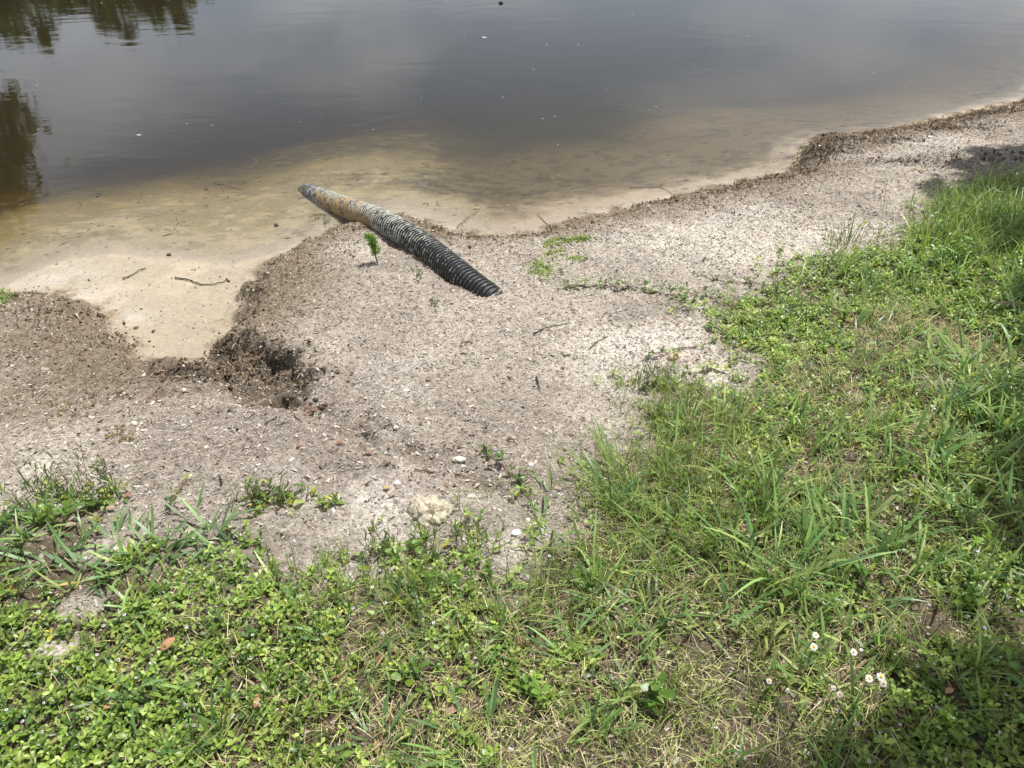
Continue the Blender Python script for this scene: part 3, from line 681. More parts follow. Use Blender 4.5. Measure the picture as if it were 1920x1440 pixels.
keep = rng.random(len(x)) < (0.45+.55*cl2)*(1-.65*vm)*.85
x, y, dark = x[keep], y[keep], dark[keep]; N = len(x)
pal_a = pick(LITTER, N, .18, [3.4,3.2,2.4,.9,.5,.7]); pal_b = pick([(.10,.073,.048),(.16,.115,.075),(.22,.165,.11),(.34,.28,.21),(.06,.045,.032)], N, .2, [3,3,2,.9,1.5])
cc = np.where((rng.random(N) < dark*.85)[:, None], pal_b, pal_a)
L = rng.gamma(3.2, .0019, N).clip(.0025, .022); W = L*rng.uniform(.13,.36, N)
V1 = chips(x, y, L, W, cc, .0022, .42, .4, 2)
# larger dead leaf pieces
x, y = rng.uniform(-2.6, 3.9, 30000), rng.uniform(.25, 5.8, 30000); ok = infront(x, y, 1.12); x, y = x[ok], y[ok]
sl = sdist(x, y, LAND); cl3 = fbm(x, y, 4, 4, 93)
boost = np.zeros(len(x))
for (px, py, r) in ((640,800,.08),(700,822,.10),(840,880,.10),(900,905,.10),(950,925,.10),(780,850,.14),(730,830,.10),(1010,900,.12),(990,880,.14),(700,850,.12),(1600,440,.3),(1560,380,.35),(590,765,.07),(230,925,.10),(160,950,.10),(560,940,.08),(1000,960,.10),(340,690,.07)):
    q = at(px, py); boost = np.maximum(boost, np.exp(-((x-q.x)**2+(y-q.y)**2)/r**2))
keep = (sl > .02) & (rng.random(len(x)) < .05+.08*np.clip(cl3, 0, 1)+.60*boost)
x, y = x[keep], y[keep]; N = len(x)
cc = pick([(.26,.17,.115),(.17,.105,.07),(.36,.28,.21),(.10,.07,.05),(.24,.16,.11),(.46,.40,.33)], N, .2, [3,2.5,2,2.2,.3,1.4])
L = rng.uniform(.008,.024, N); V2 = chips(x, y, L, L*rng.uniform(.10,.24, N), cc, .004, .35, .4, 5)
V, Fq, cc = join([V1, V2]); print('litter', len(Fq))
tag(mk('leaf_litter', V, Fq, M_litter, cc), 'fine dead leaf flakes and bark bits strewn over the sand', 'leaf litter', kind='stuff')
# sunken litter on the bed
x, y = rng.uniform(-2.6, 3.9, 60000), rng.uniform(2.6, 6.2, 60000); ok = infront(x, y, 1.05); x, y = x[ok], y[ok]
sw = -sdist(x, y, SHORE); cl4 = fbm(x, y*1.4, 5, 3, 95)
dens = np.where(x < -.55, .09+.50*sstep(.0, .4, cl4)*sstep(.12, .45, sw), .60*sstep(-.15, .35, cl4)*sstep(.04, .25, sw)+.08)
keep = (sw > .03) & (sw < 1.3) & (rng.random(len(x)) < dens*.8)
x, y = x[keep], y[keep]; N = len(x); L = rng.gamma(3, .0050, N).clip(.005, .05)
V, Fq, cc = chips(x, y, L, L*rng.uniform(.05,.11, N), pick([(.05,.04,.025),(.09,.07,.04),(.13,.11,.07),(.30,.27,.16)], N, .2, [3,3,2,1]), .002, .06, .1)
tag(mk('sunken_litter', V, Fq, M_litter, cc), 'dark leaf bits and twigs lying on the shallow pond bed', 'leaf litter', kind='stuff')

# crumbly clods round the pit and on the wrack point
def lump(n=10, sq=.7, rough=.25):
    ii, jj = 8, 6; th = np.linspace(0, 2*math.pi, ii, endpoint=False); ph = np.linspace(.12, math.pi-.12, jj)
    T, Pp = np.meshgrid(th, ph); r = 1+rng.normal(0, rough, T.shape)
    V = np.stack((r*np.cos(T)*np.sin(Pp), r*np.sin(T)*np.sin(Pp), r*np.cos(Pp)*sq), -1).reshape(-1, 3)
    a_ = np.arange(ii); b_ = (a_+1) % ii
    F = np.vstack([np.stack((k*ii+a_, k*ii+b_, (k+1)*ii+b_, (k+1)*ii+a_), -1) for k in range(jj-1)])
    cap = [(0,2,1,1)]
    caps = np.array([(0,1,2,3),(0,3,4,7),(4,5,6,7)])[:, ::-1]; capb = np.array([(0,1,2,3),(0,3,4,7),(4,5,6,7)])+(jj-1)*ii
    return V, np.vstack((F, caps[:, ::-1], capb[:, ::-1]))
LUMPS = [lump() for _ in range(6)]
def clods(pxs, n, spread, rmin, rmax, pal):
    parts = []
    for k in range(n):
        px, py, rx, ry = pxs[k % len(pxs)]
        bx, by = at(px+rng.normal(0, rx), py+rng.normal(0, ry))[:2]
        if float(H(bx, by)) < .004: continue
        r = min(max(rng.gamma(2.2, rmin), rmin*.6), rmax); V, F = LUMPS[k % 6]; a_ = rng.uniform(0, 6.28)
        Rm = np.array(((math.cos(a_), -math.sin(a_), 0), (math.sin(a_), math.cos(a_), 0), (0, 0, 1)))
        Vv = (V*rng.uniform(.6,1.3, 3))@Rm.T*r+np.array((bx, by, float(H(bx, by))+r*.15))
        parts.append((Vv, F, np.repeat(pick(pal, 1, .2), len(Vv), 0)))
    return join(parts)
V, Fq, cc = clods([(480,690,60,32),(430,665,30,18),(350,690,35,14),(560,720,22,22),(510,660,34,12),(590,765,16,10),(250,640,22,20),(470,560,30,30),(480,700,70,30)], 300, 0, .0020, .008, [(.085,.066,.046),(.12,.09,.06),(.16,.125,.09),(.06,.046,.033)])
tag(mk('mud_crumbs', V, Fq, M_litter, cc), 'dark crumbly soil clumps broken up in and around the dug pit', 'soil', kind='stuff')
x, y = rng.uniform(-2.6, 4.4, 700000), rng.uniform(2.0, 6.4, 700000); ok = infront(x, y, 1.1); x, y = x[ok], y[ok]
sl = sdist(x, y, LAND)+fbm(x, y, 14, 2, 96)*.02
band = sstep(-.02, .06, sl)*sstep(.30, .02, sl+fbm(x, y, 7, 3, 97)*.16)*(.25+.75*sstep(-.25, .35, fbm(x, y, 16, 3, 99)))*np.interp(x, [-3,-.8,-.2,.5,1.2,1.7,2.2], [.08,.10,.40,.18,.40,1,1])
for (px, py, rx, ry, k) in ((1535,285,.16,.09,1),(1620,262,.30,.06,1),(1760,240,.35,.06,.9),(1870,212,.35,.06,.9),(1690,300,.30,.07,.35),(1830,298,.35,.08,.4),(1860,345,.3,.07,.3),(480,690,.14,.08,1),(420,655,.08,.06,1),(350,690,.10,.045,.9),(560,720,.07,.06,.9),(590,765,.06,.035,.9),(250,640,.10,.06,.7),(700,815,.10,.04,.8),(755,860,.10,.05,.7),(470,545,.12,.10,.25),(150,600,.25,.1,.25)):
    bx, by = at(px, py)[:2]; band = np.maximum(band, k*np.exp(-((x-bx)/rx)**2-((y-by)/ry)**2)*(sl > -.01)*(.6+.8*sstep(-.3,.4,fbm(x, y, 20, 2, 98))))
keep = rng.random(len(x)) < band*.85; x, y = x[keep], y[keep]; N = len(x); L = rng.gamma(3, .0042, N).clip(.004, .032)
V, Fq, cc = chips(x, y, L, L*rng.uniform(.10,.28, N), pick([(.085,.064,.043),(.12,.09,.06),(.055,.042,.03),(.20,.155,.11),(.36,.31,.24)], N, .2, [3,3,2.2,1.3,.45]), .005, .5, .4)
print('wrack', N)
tag(mk('shore_wrack', V, Fq, M_litter, cc), 'dark rotted leaf wrack heaped along the water line', 'wrack', kind='stuff')

# ------------------------------------------------------------------ individual stones, shells, sticks, leaves
M_lime = solid('limestone', (0.44,0.375,0.26), 0.95, 0.15, 60, 0.35, 0.008, (0.58,0.53,0.42))
M_pale = solid('pale_stone', (0.58,0.54,0.45), 0.85, 0.2, 70, 0.2, 0.003)
M_shell = solid('shell', (0.74,0.75,0.76), 0.45, 0.4, 90, 0.12, 0.001)
M_dark = solid('dark_stone', (0.035,0.032,0.030), 0.6, 0.4, 90, 0.3, 0.002)
def rock(name, px, py, sx, sy, sz, mat, label, cat, sink=.35, rz=0.0, seed=1, rough=.16, group=None):
    r_ = np.random.default_rng(seed); ii, jj = 56, 30
    th = np.linspace(0, 2*math.pi, ii, endpoint=False); ph = np.linspace(.05, math.pi-.05, jj)
    T, Pp = np.meshgrid(th, ph); X, Y, Z = np.cos(T)*np.sin(Pp), np.sin(T)*np.sin(Pp), np.cos(Pp)
    k = 1+rough*(fbm(X*1.3+Z*.7, Y*1.3-Z*.4, 1.4, 6, seed, .62)*1.5); k = k*(1-.22*sstep(.35, .9, X*r_.normal()+Y*r_.normal()))
    V = np.stack((X*k*sx, Y*k*sy, Z*k*sz), -1).reshape(-1, 3)
    a_ = np.arange(ii); b_ = (a_+1) % ii
    F = np.vstack([np.stack((q*ii+b_, q*ii+a_, (q+1)*ii+a_, (q+1)*ii+b_), -1) for q in range(jj-1)])
    top = [(0, 2*q+1, 2*q+2, 2*q+3) for q in range(ii//2-1)]; bot = [((jj-1)*ii, (jj-1)*ii+2*q+3, (jj-1)*ii+2*q+2, (jj-1)*ii+2*q+1) for q in range(ii//2-1)]
    q = at(px, py)
    ob = mk(name, V, np.vstack((F, top, bot)), mat, smooth=True)
    ob.location = (q.x, q.y, q.z+sz*(1-2*sink)); ob.rotation_euler = (r_.normal(0,.12), r_.normal(0,.12), rz)
    return tag(ob, label, cat, group)
rock('limestone_rock', 812, 965, .058, .046, .026, M_lime, 'cream limestone rock half buried in the sand above the grass edge', 'rock', .50, -.35, 3, .55)
rock('limestone_rock', 782, 946, .020, .015, .012, M_lime, 'small cream stone chip touching the left end of the half buried rock', 'rock', .3, .4, 4, .25)
rock('pebble', 1060, 664, .020, .014, .010, M_lime, 'round pale yellow pebble alone on the open sand right of centre', 'pebble', .35, .2, 5)
rock('pebble', 862, 862, .020, .013, .008, M_pale, 'flat pale pebble beside the dead leaf litter above the limestone rock', 'pebble', .35, .1, 6)
rock('pebble', 963, 822, .009, .007, .006, M_lime, 'tiny yellowish pebble on the sand left of the tall grass clump', 'pebble', .3, .1, 7)
rock('pebble', 742, 803, .009, .008, .006, M_pale, 'tiny white pebble beside the dark rut right of the pit', 'pebble', .3, .1, 8)
rock('pebble', 252, 796, .010, .009, .008, M_pale, 'small round white pebble on the sand below the left mound', 'pebble', .3, .1, 9)
rock('pebble', 345, 733, .008, .008, .006, M_pale, 'little grey pebble just under the mouth of the gully', 'pebble', .3, .1, 10)
rock('pebble', 1265, 668, .026, .018, .010, solid('tan_stone', (.50,.40,.27), .9, .2, 50, .2, .004), 'flat tan stone at the edge of the bright green leaf patch', 'pebble', .4, .3, 11)
rock('pebble', 883, 932, .012, .008, .006, M_pale, 'pale shard lying above and right of the limestone rock', 'pebble', .3, .5, 12)
rock('pebble', 732, 950, .010, .007, .005, M_pale, 'pale shard lying just left of the limestone rock', 'pebble', .3, .5, 13)
rock('pebble', 990, 978, .009, .009, .006, M_pale, 'beige pebble above the white shell near the grass edge', 'pebble', .3, .5, 14)
rock('dark_stone', 518, 424, .013, .011, .010, M_dark, 'round black stone in the shallow water left of the pipe', 'stone', .3, 0, 15)
rock('dark_stone', 317, 479, .011, .009, .008, M_dark, 'black pebble at the water edge of the pale sand fan', 'stone', .3, 0, 16)
rock('dark_stone', 387, 356, .010, .008, .007, M_dark, 'black pebble under the shallow water on the sunlit sand bar', 'stone', .3, 0, 17)
rock('dark_stone', 183, 370, .010, .008, .006, M_dark, 'dark pebble on the drowned sand at the far left', 'stone', .3, 0, 18)

def shell(px, py, s, rz, tilt, label):
    # a cupped oval valve
    ii, jj = 18, 6; V = [(0, 0, .28*s)]; F = []
    for j in range(1, jj+1):
        r = j/jj
        for i in range(ii):
            a_ = 2*math.pi*i/ii; V.append((r*s*math.cos(a_)*(1+.04*math.cos(9*a_)*r), r*s*.68*math.sin(a_), .28*s*(1-r*r)))
    q4 = []
    for j in range(1, jj):
        for i in range(ii): q4.append((1+(j-1)*ii+i, 1+j*ii+i, 1+j*ii+(i+1) % ii, 1+(j-1)*ii+(i+1) % ii))
    for i in range(0, ii, 2): q4.append((0, 1+i, 1+i+1, 1+(i+2) % ii))
    ob = mk('shell', V, q4, M_shell, smooth=True); q = at(px, py); ob.location = (q.x, q.y, q.z+.003); ob.rotation_euler = (tilt, tilt*.5, rz)
    md = ob.modifiers.new('thick', 'SOLIDIFY'); md.thickness = .0012
    return tag(ob, label, 'shell')
shell(968, 1000, .013, .3, .25, 'bright white shell on the sand just above the grass near the centre')
shell(762, 733, .010, .2, .15, 'small white shell alone on the sand below the pipe')
shell(286, 757, .009, 1.2, -.2, 'small white shell on the dark soil below the gully mouth')
shell(412, 668, .013, 2.4, .5, 'white shell fragment inside the left side of the pit')
shell(1743, 257, .014, .4, .2, 'white shell bit on the dark wrack along the right shore')
shell(745, 906, .009, 1.0, .3, 'thin white shell flake right of the yellow leaf')
shell(996, 872, .008, .4, .3, 'white shell fragment by the creeping runner right of centre')
shell(1537, 274, .011, .8, .2, 'whitish shell on the dark heap at the right point')

def stick(name, pxs, r, mat, label, cat='twig', up=.006, seed=1, branch=None, zs=None):
    r_ = np.random.default_rng(seed)
    P = np.array([tuple(at(a_, b_, up if zs is None else zs)) for a_, b_ in pxs])
    cl_, L_ = resample(P, max(10, len(pxs)*6)); cl_ = cl_+r_.normal(0, r*.35, cl_.shape)
    r *= .75; rad_ = np.linspace(r, r*.5, len(cl_))*(1+r_.normal(0, .08, len(cl_)))
    parts = [tube(cl_, rad_, 7)]
    org = cl_[0].copy()
    if branch:
        for (i_, dx_, dy_, dz_) in branch:
            b0 = cl_[int(i_*(len(cl_)-1))]; bp = np.array([b0, b0+np.array((dx_, dy_, dz_))*.5+r_.normal(0, .002, 3), b0+np.array((dx_, dy_, dz_))])
            parts.append(tube(resample(bp, 8)[0], np.linspace(r*.6, r*.3, 8), 6))
    V, F, _ = join(parts)
    ob = mk(name, V-org, F, mat, smooth=True); ob.location = org
    return tag(ob, label, cat)
stick('twig', [(328,521),(352,524),(375,532),(392,533),(410,530),(428,525)], .0045, M_darkwood, 'curved dark twig lying on the pale sand of the gully', seed=1)
stick('twig', [(231,523),(248,515),(262,507),(274,503)], .0038, M_darkwood, 'short straight dark twig on the pale sand near the left mound', seed=2, branch=[(.8,.02,.01,.004)])
stick('twig', [(858,423),(874,410),(892,398),(902,388)], .0030, M_wood, 'thin twig slanting out of the shallow water beyond the pipe', up=.01, seed=3)
stick('twig', [(1008,402),(1022,416),(1034,428)], .0030, M_wood, 'thin twig at the water edge where the shore bends', up=.006, seed=4)
stick('twig', [(1180,352),(1240,352),(1268,370),(1278,376)], .0030, M_darkwood, 'wet twig lying along the shallow edge left of the dark heap', up=.004, seed=5)
stick('twig', [(1000,626),(1020,616),(1045,610),(1068,606)], .0032, M_darkwood, 'dark knobbly twig on the open sand right of the pipe end', seed=6, branch=[(.3,.012,-.01,.006)])
stick('twig', [(1006,706),(1010,720),(1014,734)], .0035, M_darkwood, 'short dark stick pointing at the viewer on the open sand', seed=7)
stick('twig', [(866,642),(885,641)], .0030, M_darkwood, 'tiny straight dark stick in the middle of the sand', seed=8)
stick('twig', [(1106,653),(1118,642),(1130,634),(1142,630)], .0028, M_wood, 'crooked twig on the sand right of the yellow pebble', seed=9)
stick('twig', [(416,908),(414,898),(410,890)], .0040, M_darkwood, 'short black curled stick standing in the lower left sand', up=.008, seed=10)
stick('twig', [(318,945),(335,922),(352,898)], .0030, M_wood, 'brown runner stem with two leaf pairs on the lower left sand', 'runner stem', up=.008, seed=11)
stick('twig', [(700,812),(722,800),(735,790)], .0030, M_wood, 'thin brown stick across the dark rut right of the pit', up=.008, seed=12)
stick('twig', [(776,880),(800,883),(818,886)], .0030, M_wood, 'brown twig with a side shoot in the dead leaf litter', seed=13, branch=[(.5,.004,.016,.004)])
stick('twig', [(856,888),(880,896),(902,903),(915,908)], .0018, M_wood, 'long hair thin stem on the sand above the limestone rock', seed=14)
stick('twig', [(468,682),(474,692),(478,700)], .0025, solid('tan_wood', (.30,.19,.09), .8), 'tan twig stuck upright in the middle of the pit', up=.01, seed=15)
stick('twig', [(545,770),(556,783),(566,790)], .0032, M_wood, 'pale bent rootlet below the pit', seed=16)
stick('twig', [(495,792),(510,784),(520,780),(519,795)], .0028, solid('grey_wood', (.30,.27,.23), .9), 'grey forked rootlet on the sand below the pit', seed=17)
stick('fallen_branch', [(1714,317),(1728,320),(1742,316)], .0065, solid('bleached_wood', (.42,.33,.23), .85, .2, 90), 'bleached forked branch lying at the edge of the tree shade', 'branch', up=.008, seed=18, branch=[(.3,.03,.04,.02)])
stick('twig', [(1222,672),(1248,664),(1268,652)], .0028, M_wood, 'straight dark stem on the white sand left of the green patch', seed=19)
stick('sunken_branch', [(368,295),(400,293),(425,290),(442,286),(462,292),(480,300),(478,308)], .007, M_palewood, 'pale algae covered branch lying under water on the sand bar', 'branch', zs=.010, seed=20, branch=[(.45,.0,-.08,.004),(.55,-.03,-.05,.004),(.7,.03,.03,.002)])
stick('twig', [(400,343),(430,350),(455,356)], .0035, M_darkwood, 'dark sunken twig on the drowned sand left of the pipe tip', zs=.006, seed=21)

def dead_leaf(px, py, L, yaw, el, mat_col, label, curl=.3, up=.006, wr=.30, group=None):
    wr *= .82; mat_col = tuple(np.array(mat_col)*.62+.38*np.mean(mat_col)*.85)
    B = np.zeros((1, 3)); ts = np.linspace(0, 1, 8); pr = np.sin(np.pi*np.clip(ts*.93+.05, 0, 1))**.75
    V, F, cc = leaves(B, np.array([0.]), np.array([el]), np.array([L]), np.array([L*wr]), np.array([.15]), np.array([.35]), np.array([curl]), np.array([mat_col]), prof=pr, ts=ts)
    V[:, 0] -= L*.5
    ob = mk('fallen_leaf', V, F, M_litter, cc, smooth=True)
    md = ob.modifiers.new('thick', 'SOLIDIFY'); md.thickness = .0006
    q = at(px, py, up); ob.location = q; ob.rotation_euler = (0, 0, yaw)
    return tag(ob, label, 'leaf', group)
OR = (.30,.165,.09); YE = (.52,.36,.06); BR = (.20,.125,.08); TN = (.36,.265,.18); DK = (.12,.075,.05)
for a_ in [(316,1209,.034,.9,.25,(.50,.21,.06),'bright orange brown leaf resting on the green mat at lower left',.1,.022,.36),
    (482,1316,.030,1.7,.4,(.42,.17,.05),'curled rust leaf in the green mat below the centre left',.4,.02,.26),
    (725,915,.020,.3,.3,YE,'bright yellow leaf on the sand left of the limestone rock',.25,.006,.34),
    (735,927,.020,1.2,.2,TN,'orange tan oval leaf just below the yellow leaf',.2,.006,.36),
    (692,849,.024,.5,.4,OR,'cupped orange leaf at the left of the dead leaf patch',.4,.006,.34),
    (790,793,.015,1.9,.7,OR,'small orange leaf scrap on the sand left of the rut',.3,.006,.34),
    (889,812,.013,.2,.6,(.42,.16,.05),'tiny rust leaf on the open sand left of the tall grass',.3,.006,.34),
    (862,836,.020,1.4,.5,BR,'folded brown leaf above the flat pale pebble',.5,.006,.3),
    (915,876,.026,-.6,.3,TN,'tan rolled leaf beside the creeping runner',.3,.006,.24),
    (730,838,.016,1.2,.5,OR,'rust leaf tip among the dark rut crumbs',.3,.006,.34),
    (725,868,.022,.4,.3,BR,'brown cupped leaf in the middle of the dead leaf patch',.4,.006,.32),
    (370,773,.018,.3,.4,OR,'orange leaf on the grey soil below the gully mouth',.3,.006,.34),
    (420,832,.014,.5,.5,(.48,.25,.13),'small pinkish leaf on the sand in the lower left',.3,.006,.34),
    (560,836,.016,1.0,.5,(.40,.14,.05),'rust red leaf on the sand below the pit',.3,.006,.34),
    (637,830,.018,.2,.4,(.36,.14,.06),'reddish leaf on the sand left of the rut',.3,.006,.34),
    (590,770,.024,.4,.35,(.26,.11,.05),'reddish brown leaf in the debris hollow right of the pit',.3,.008,.26),
    (575,778,.022,-.3,.35,(.30,.13,.06),'brown leaf at the lower lip of the debris hollow',.3,.008,.26),
    (207,953,.026,.1,.2,(.46,.29,.18),'flat pinkish tan leaf beside the left weed clump',.15,.008,.26),
    (240,930,.024,.8,.4,(.33,.13,.045),'orange brown leaf at the right foot of the left weed clump',.3,.008,.26),
    (130,985,.030,.4,.3,(.36,.23,.15),'curled tan leaf in the grass at the far left',.4,.01,.3),
    (118,1000,.020,1.5,.3,(.30,.18,.10),'brown leaf below the curled tan leaf at the far left',.4,.01,.3),
    (357,946,.014,.6,.5,(.50,.27,.12),'small orange leaf beside the lower left grass blades',.3,.006,.34),
    (1030,945,.016,1.3,.4,(.50,.30,.16),'small tan leaf against the grass edge right of the shell',.3,.008,.34),
    (906,986,.012,.5,.4,(.36,.14,.06),'rust scrap on the sand above the white shell',.3,.006,.36),
    (732,1022,.013,1.2,.3,(.55,.33,.20),'pale orange leaf at the grass edge below the limestone rock',.3,.006,.36),
    (945,988,.012,1.5,.4,(.26,.14,.08),'brown scrap left of the white shell',.3,.006,.34),
    (1320,538,.014,.8,.4,(.52,.27,.13),'salmon leaf on the sand above the bright green leaf patch',.3,.006,.34),
    (840,563,.015,.2,.3,TN,'tan leaf crescent on the sand below the pipe end',.4,.006,.3),
    (895,493,.013,.7,.4,(.55,.33,.13),'pale orange leaf on the sand above the pipe end',.3,.006,.34),
    (1775,565,.055,.4,.15,(.40,.16,.03),'long rust coloured curled leaf blade in the shaded grass at right',.2,.03,.09),
    (1730,600,.070,3.0,.10,(.50,.32,.04),'yellow orange dying blade lying in the dry patch at right',.1,.02,.06),
    (1895,572,.075,-.5,.15,(.28,.17,.11),'large brown leaf in the shade at the right edge',.2,.03,.16),
    (1708,930,.030,.6,.4,(.30,.14,.09),'curled purplish brown leaf in the lawn at right',.5,.015,.3),
    (1455,945,.034,1.2,.5,(.55,.42,.08),'yellow upright dying leaf in the grass left of the right lawn',.2,.03,.18),
    (1780,1296,.020,.3,.4,(.52,.28,.08),'orange leaf among the flowers at lower right',.3,.02,.34),
    (845,1335,.030,.5,.3,(.34,.17,.10),'reddish dead leaf in the thatch below centre',.3,.012,.3),
    (835,1325,.024,1.4,.3,(.40,.24,.15),'pinkish dead leaf touching the reddish one in the thatch',.3,.012,.3),
    (712,1240,.026,1.4,.7,(.24,.09,.05),'dark red upright leaf in the gap of the green mat',.4,.012,.3),
    (980,1205,.024,1.6,.7,(.26,.09,.05),'dark red leaf between grass blades right of centre',.4,.012,.3),
    (708,1402,.026,1.5,.5,(.42,.20,.04),'ochre curled leaf near the bottom edge left of centre',.3,.012,.22),
    (110,1385,.028,.2,.2,(.40,.22,.11),'brown round leaf under the mat at the bottom left',.2,.012,.4),
    (128,1097,.050,.1,.2,(.56,.36,.06),'yellow withered grass fan on the bare patch at left',.1,.012,.10),
    (205,1325,.022,.3,.3,(.55,.26,.05),'orange leaf scrap in the green mat at lower left',.2,.015,.3)]:
    dead_leaf(*a_)

# ------------------------------------------------------------------ individual plants
def plant(name, px, py, label, cat, group=None):
    q = at(px, py); e = empty(name, (q.x, q.y, q.z)); tag(e, label, cat, group); return e, np.array(q)
def rel_blades(q, n, spread, Lr, Wr, lean, curl, pal, blunt=False, yaw=None, stretch=1.0):
    x = q[0]+rng.normal(0, spread, n)*stretch; y = q[1]+rng.normal(0, spread, n)
    yw = np.arctan2(y-q[1], x-q[0])+rng.normal(0, .6, n) if yaw is None else rng.normal(yaw, .5, n)
    P, S = blades(x, y, H(x, y)-.004, yw, np.abs(rng.normal(lean, .18, n)), np.abs(rng.normal(lean+curl, .3, n)), rng.uniform(*Lr, n), rng.uniform(*Wr, n), 6, prof=([.7,1,1,.95,.75,.2] if blunt else None))
    return strips(P-q, S, pick(pal, n, .18))
# conifer-like seedling beside the pipe
e, q = plant('conifer_seedling', 708, 492, 'feathery bright green seedling standing beside the pipe', 'seedling')
hs = .130; st = np.array([(0,0,0),(-.006,.002,.03),(-.004,.0,.07),(-.018,.006,.12),(-.028,.008,hs)])
V, F = tube(resample(st, 14)[0], np.linspace(.0034, .0012, 14), 6); mk('stem', V, F, M_wood, parent=e)
N = 800; tt = rng.uniform(.22, 1, N); sx = np.interp(tt, [0,.2,.45,.78,1], st[:, 0]); sy = np.interp(tt, [0,.2,.45,.78,1], st[:, 1])
rr_ = np.interp(tt, [.2,.4,.6,.85,1], [.55,.95,.8,1.0,.45])
B = np.stack((sx, sy, tt*hs), -1); yw = rng.uniform(0, 6.283, N); off = rng.uniform(0, .012, N)*rr_
B[:, 0] += np.cos(yw)*off; B[:, 1] += np.sin(yw)*off
L = rng.uniform(.012,.026, N)*rr_
B[:, 0] += .006*np.sin(tt*19); B[:, 1] += .005*np.cos(tt*23)
V, F, cc = leaves(B, yw+rng.normal(0,.5,N), rng.uniform(.5,1.4,N), L*1.15, L*.045+.0005, rng.normal(0,.6,N), np.full(N,.1), rng.uniform(0,.4,N), pick([(.13,.26,.03),(.17,.31,.04),(.09,.19,.025)], N, .15))
tag(mk('needle_foliage', V, F, M_leaf, cc, e), kind='stuff')

# wiry weed clump at left, and others
def wiry(px, py, n, hmax, spread, label, leafn=20, pal=GRASS, group=None, stretch=1.6):
    e, q = plant('wiry_weed', px, py, label, 'weed', group); parts = []; tips = []
    for k in range(n):
        bx, by = rng.normal(0, spread)*stretch, rng.normal(0, spread*.5); L = hmax*rng.uniform(.35, 1.0); a_ = rng.uniform(0, 6.28); ln = rng.uniform(.05,.32)
        zb = float(H(q[0]+bx, q[1]+by))-q[2]
        P = np.array([(bx+math.cos(a_)*ln*L*t_**1.4, by+math.sin(a_)*ln*L*t_**1.4, zb+L*t_) for t_ in np.linspace(0, 1, 7)]); P[1:] += rng.normal(0, .002, P[1:].shape)
        V, F = tube(P, np.linspace(.0009, .0005, 7), 4); parts.append((V, F, np.repeat(pick([(.16,.19,.07),(.20,.17,.10),(.14,.19,.06)], 1, .1), len(V), 0))); tips.append(P)
        if rng.random() < .7:
            i_ = rng.integers(3, 6); b0 = P[i_]; L2 = L*rng.uniform(.2,.4); a2 = rng.uniform(0, 6.28)
            P2 = np.array([b0+np.array((math.cos(a2)*.35*t_, math.sin(a2)*.35*t_, .9*t_))*L2 for t_ in np.linspace(0, 1, 4)])
            V, F = tube(P2, np.linspace(.0009, .0005, 4), 4); parts.append((V, F, np.repeat(pick([(.12,.12,.05)], 1, .1), len(V), 0)))
    V, F, cc = join(parts); tag(mk('stems', V, F, M_grass, cc, e), kind='stuff')
    # narrow leaves up the stems
    T = np.vstack([t_[1:6] for t_ in tips]); T = T[rng.random(len(T)) < .8]; N = len(T); L = rng.uniform(.012,.03, N)
    pts_ = leaves(T, rng.uniform(0, 6.28, N), rng.uniform(.4,1.2, N), L, L*.10, rng.normal(0,.4,N), np.full(N,.2), rng.uniform(0,.3,N), pick([(.095,.14,.04),(.12,.17,.05)], N, .15))
    b_ = np.stack((rng.normal(0, spread*stretch, leafn), rng.normal(0, spread*.6, leafn), np.zeros(leafn)), -1); b_[:, 2] = H(q[0]+b_[:, 0], q[1]+b_[:, 1])-q[2]+.006
    L = rng.uniform(.018,.034, leafn)
    pts2 = leaves(b_, rng.uniform(0, 6.28, leafn), rng.uniform(.1,.9, leafn), L, L*.26, rng.normal(0,.3,leafn), rng.uniform(.1,.4,leafn), rng.uniform(.1,.4,leafn), pick(LIME, leafn, .15))
    V, F, cc = join([pts_, pts2]); tag(mk('leaves', V, F, M_leaf, cc, e), kind='stuff'); return e
wiry(125, 925, 34, .13, .035, 'clump of thin wiry stems with small leaves at the left', 34)
wiry(205, 935, 14, .22, .018, 'tall wispy seed stalks standing right of the wiry clump at left', 16)
wiry(55, 965, 6, .12, .012, 'few thin stems at the far left grass edge', 12)
wiry(492, 938, 26, .065, .020, 'low dark green feathery weed on the sand at lower left', 20)
wiry(545, 935, 10, .045, .025, 'sparse weed sprigs right of the low feathery weed', 14)
wiry(1220, 720, 20, .10, .03, 'airy thin stemmed weed left of the white sand patch', 14)
wiry(780, 1030, 16, .14, .022, 'dark upright rush like stems at the grass edge under the rock', 8)
wiry(720, 1040, 12, .12, .018, 'thin upright stems at the grass edge left of the rushes', 8)
wiry(880, 1030, 16, .13, .03, 'thin leaning stems at the grass edge right of the rock', 8)
wiry(615, 945, 5, .03, .008, 'tiny light green sprout on the sand left of the rock', 12)

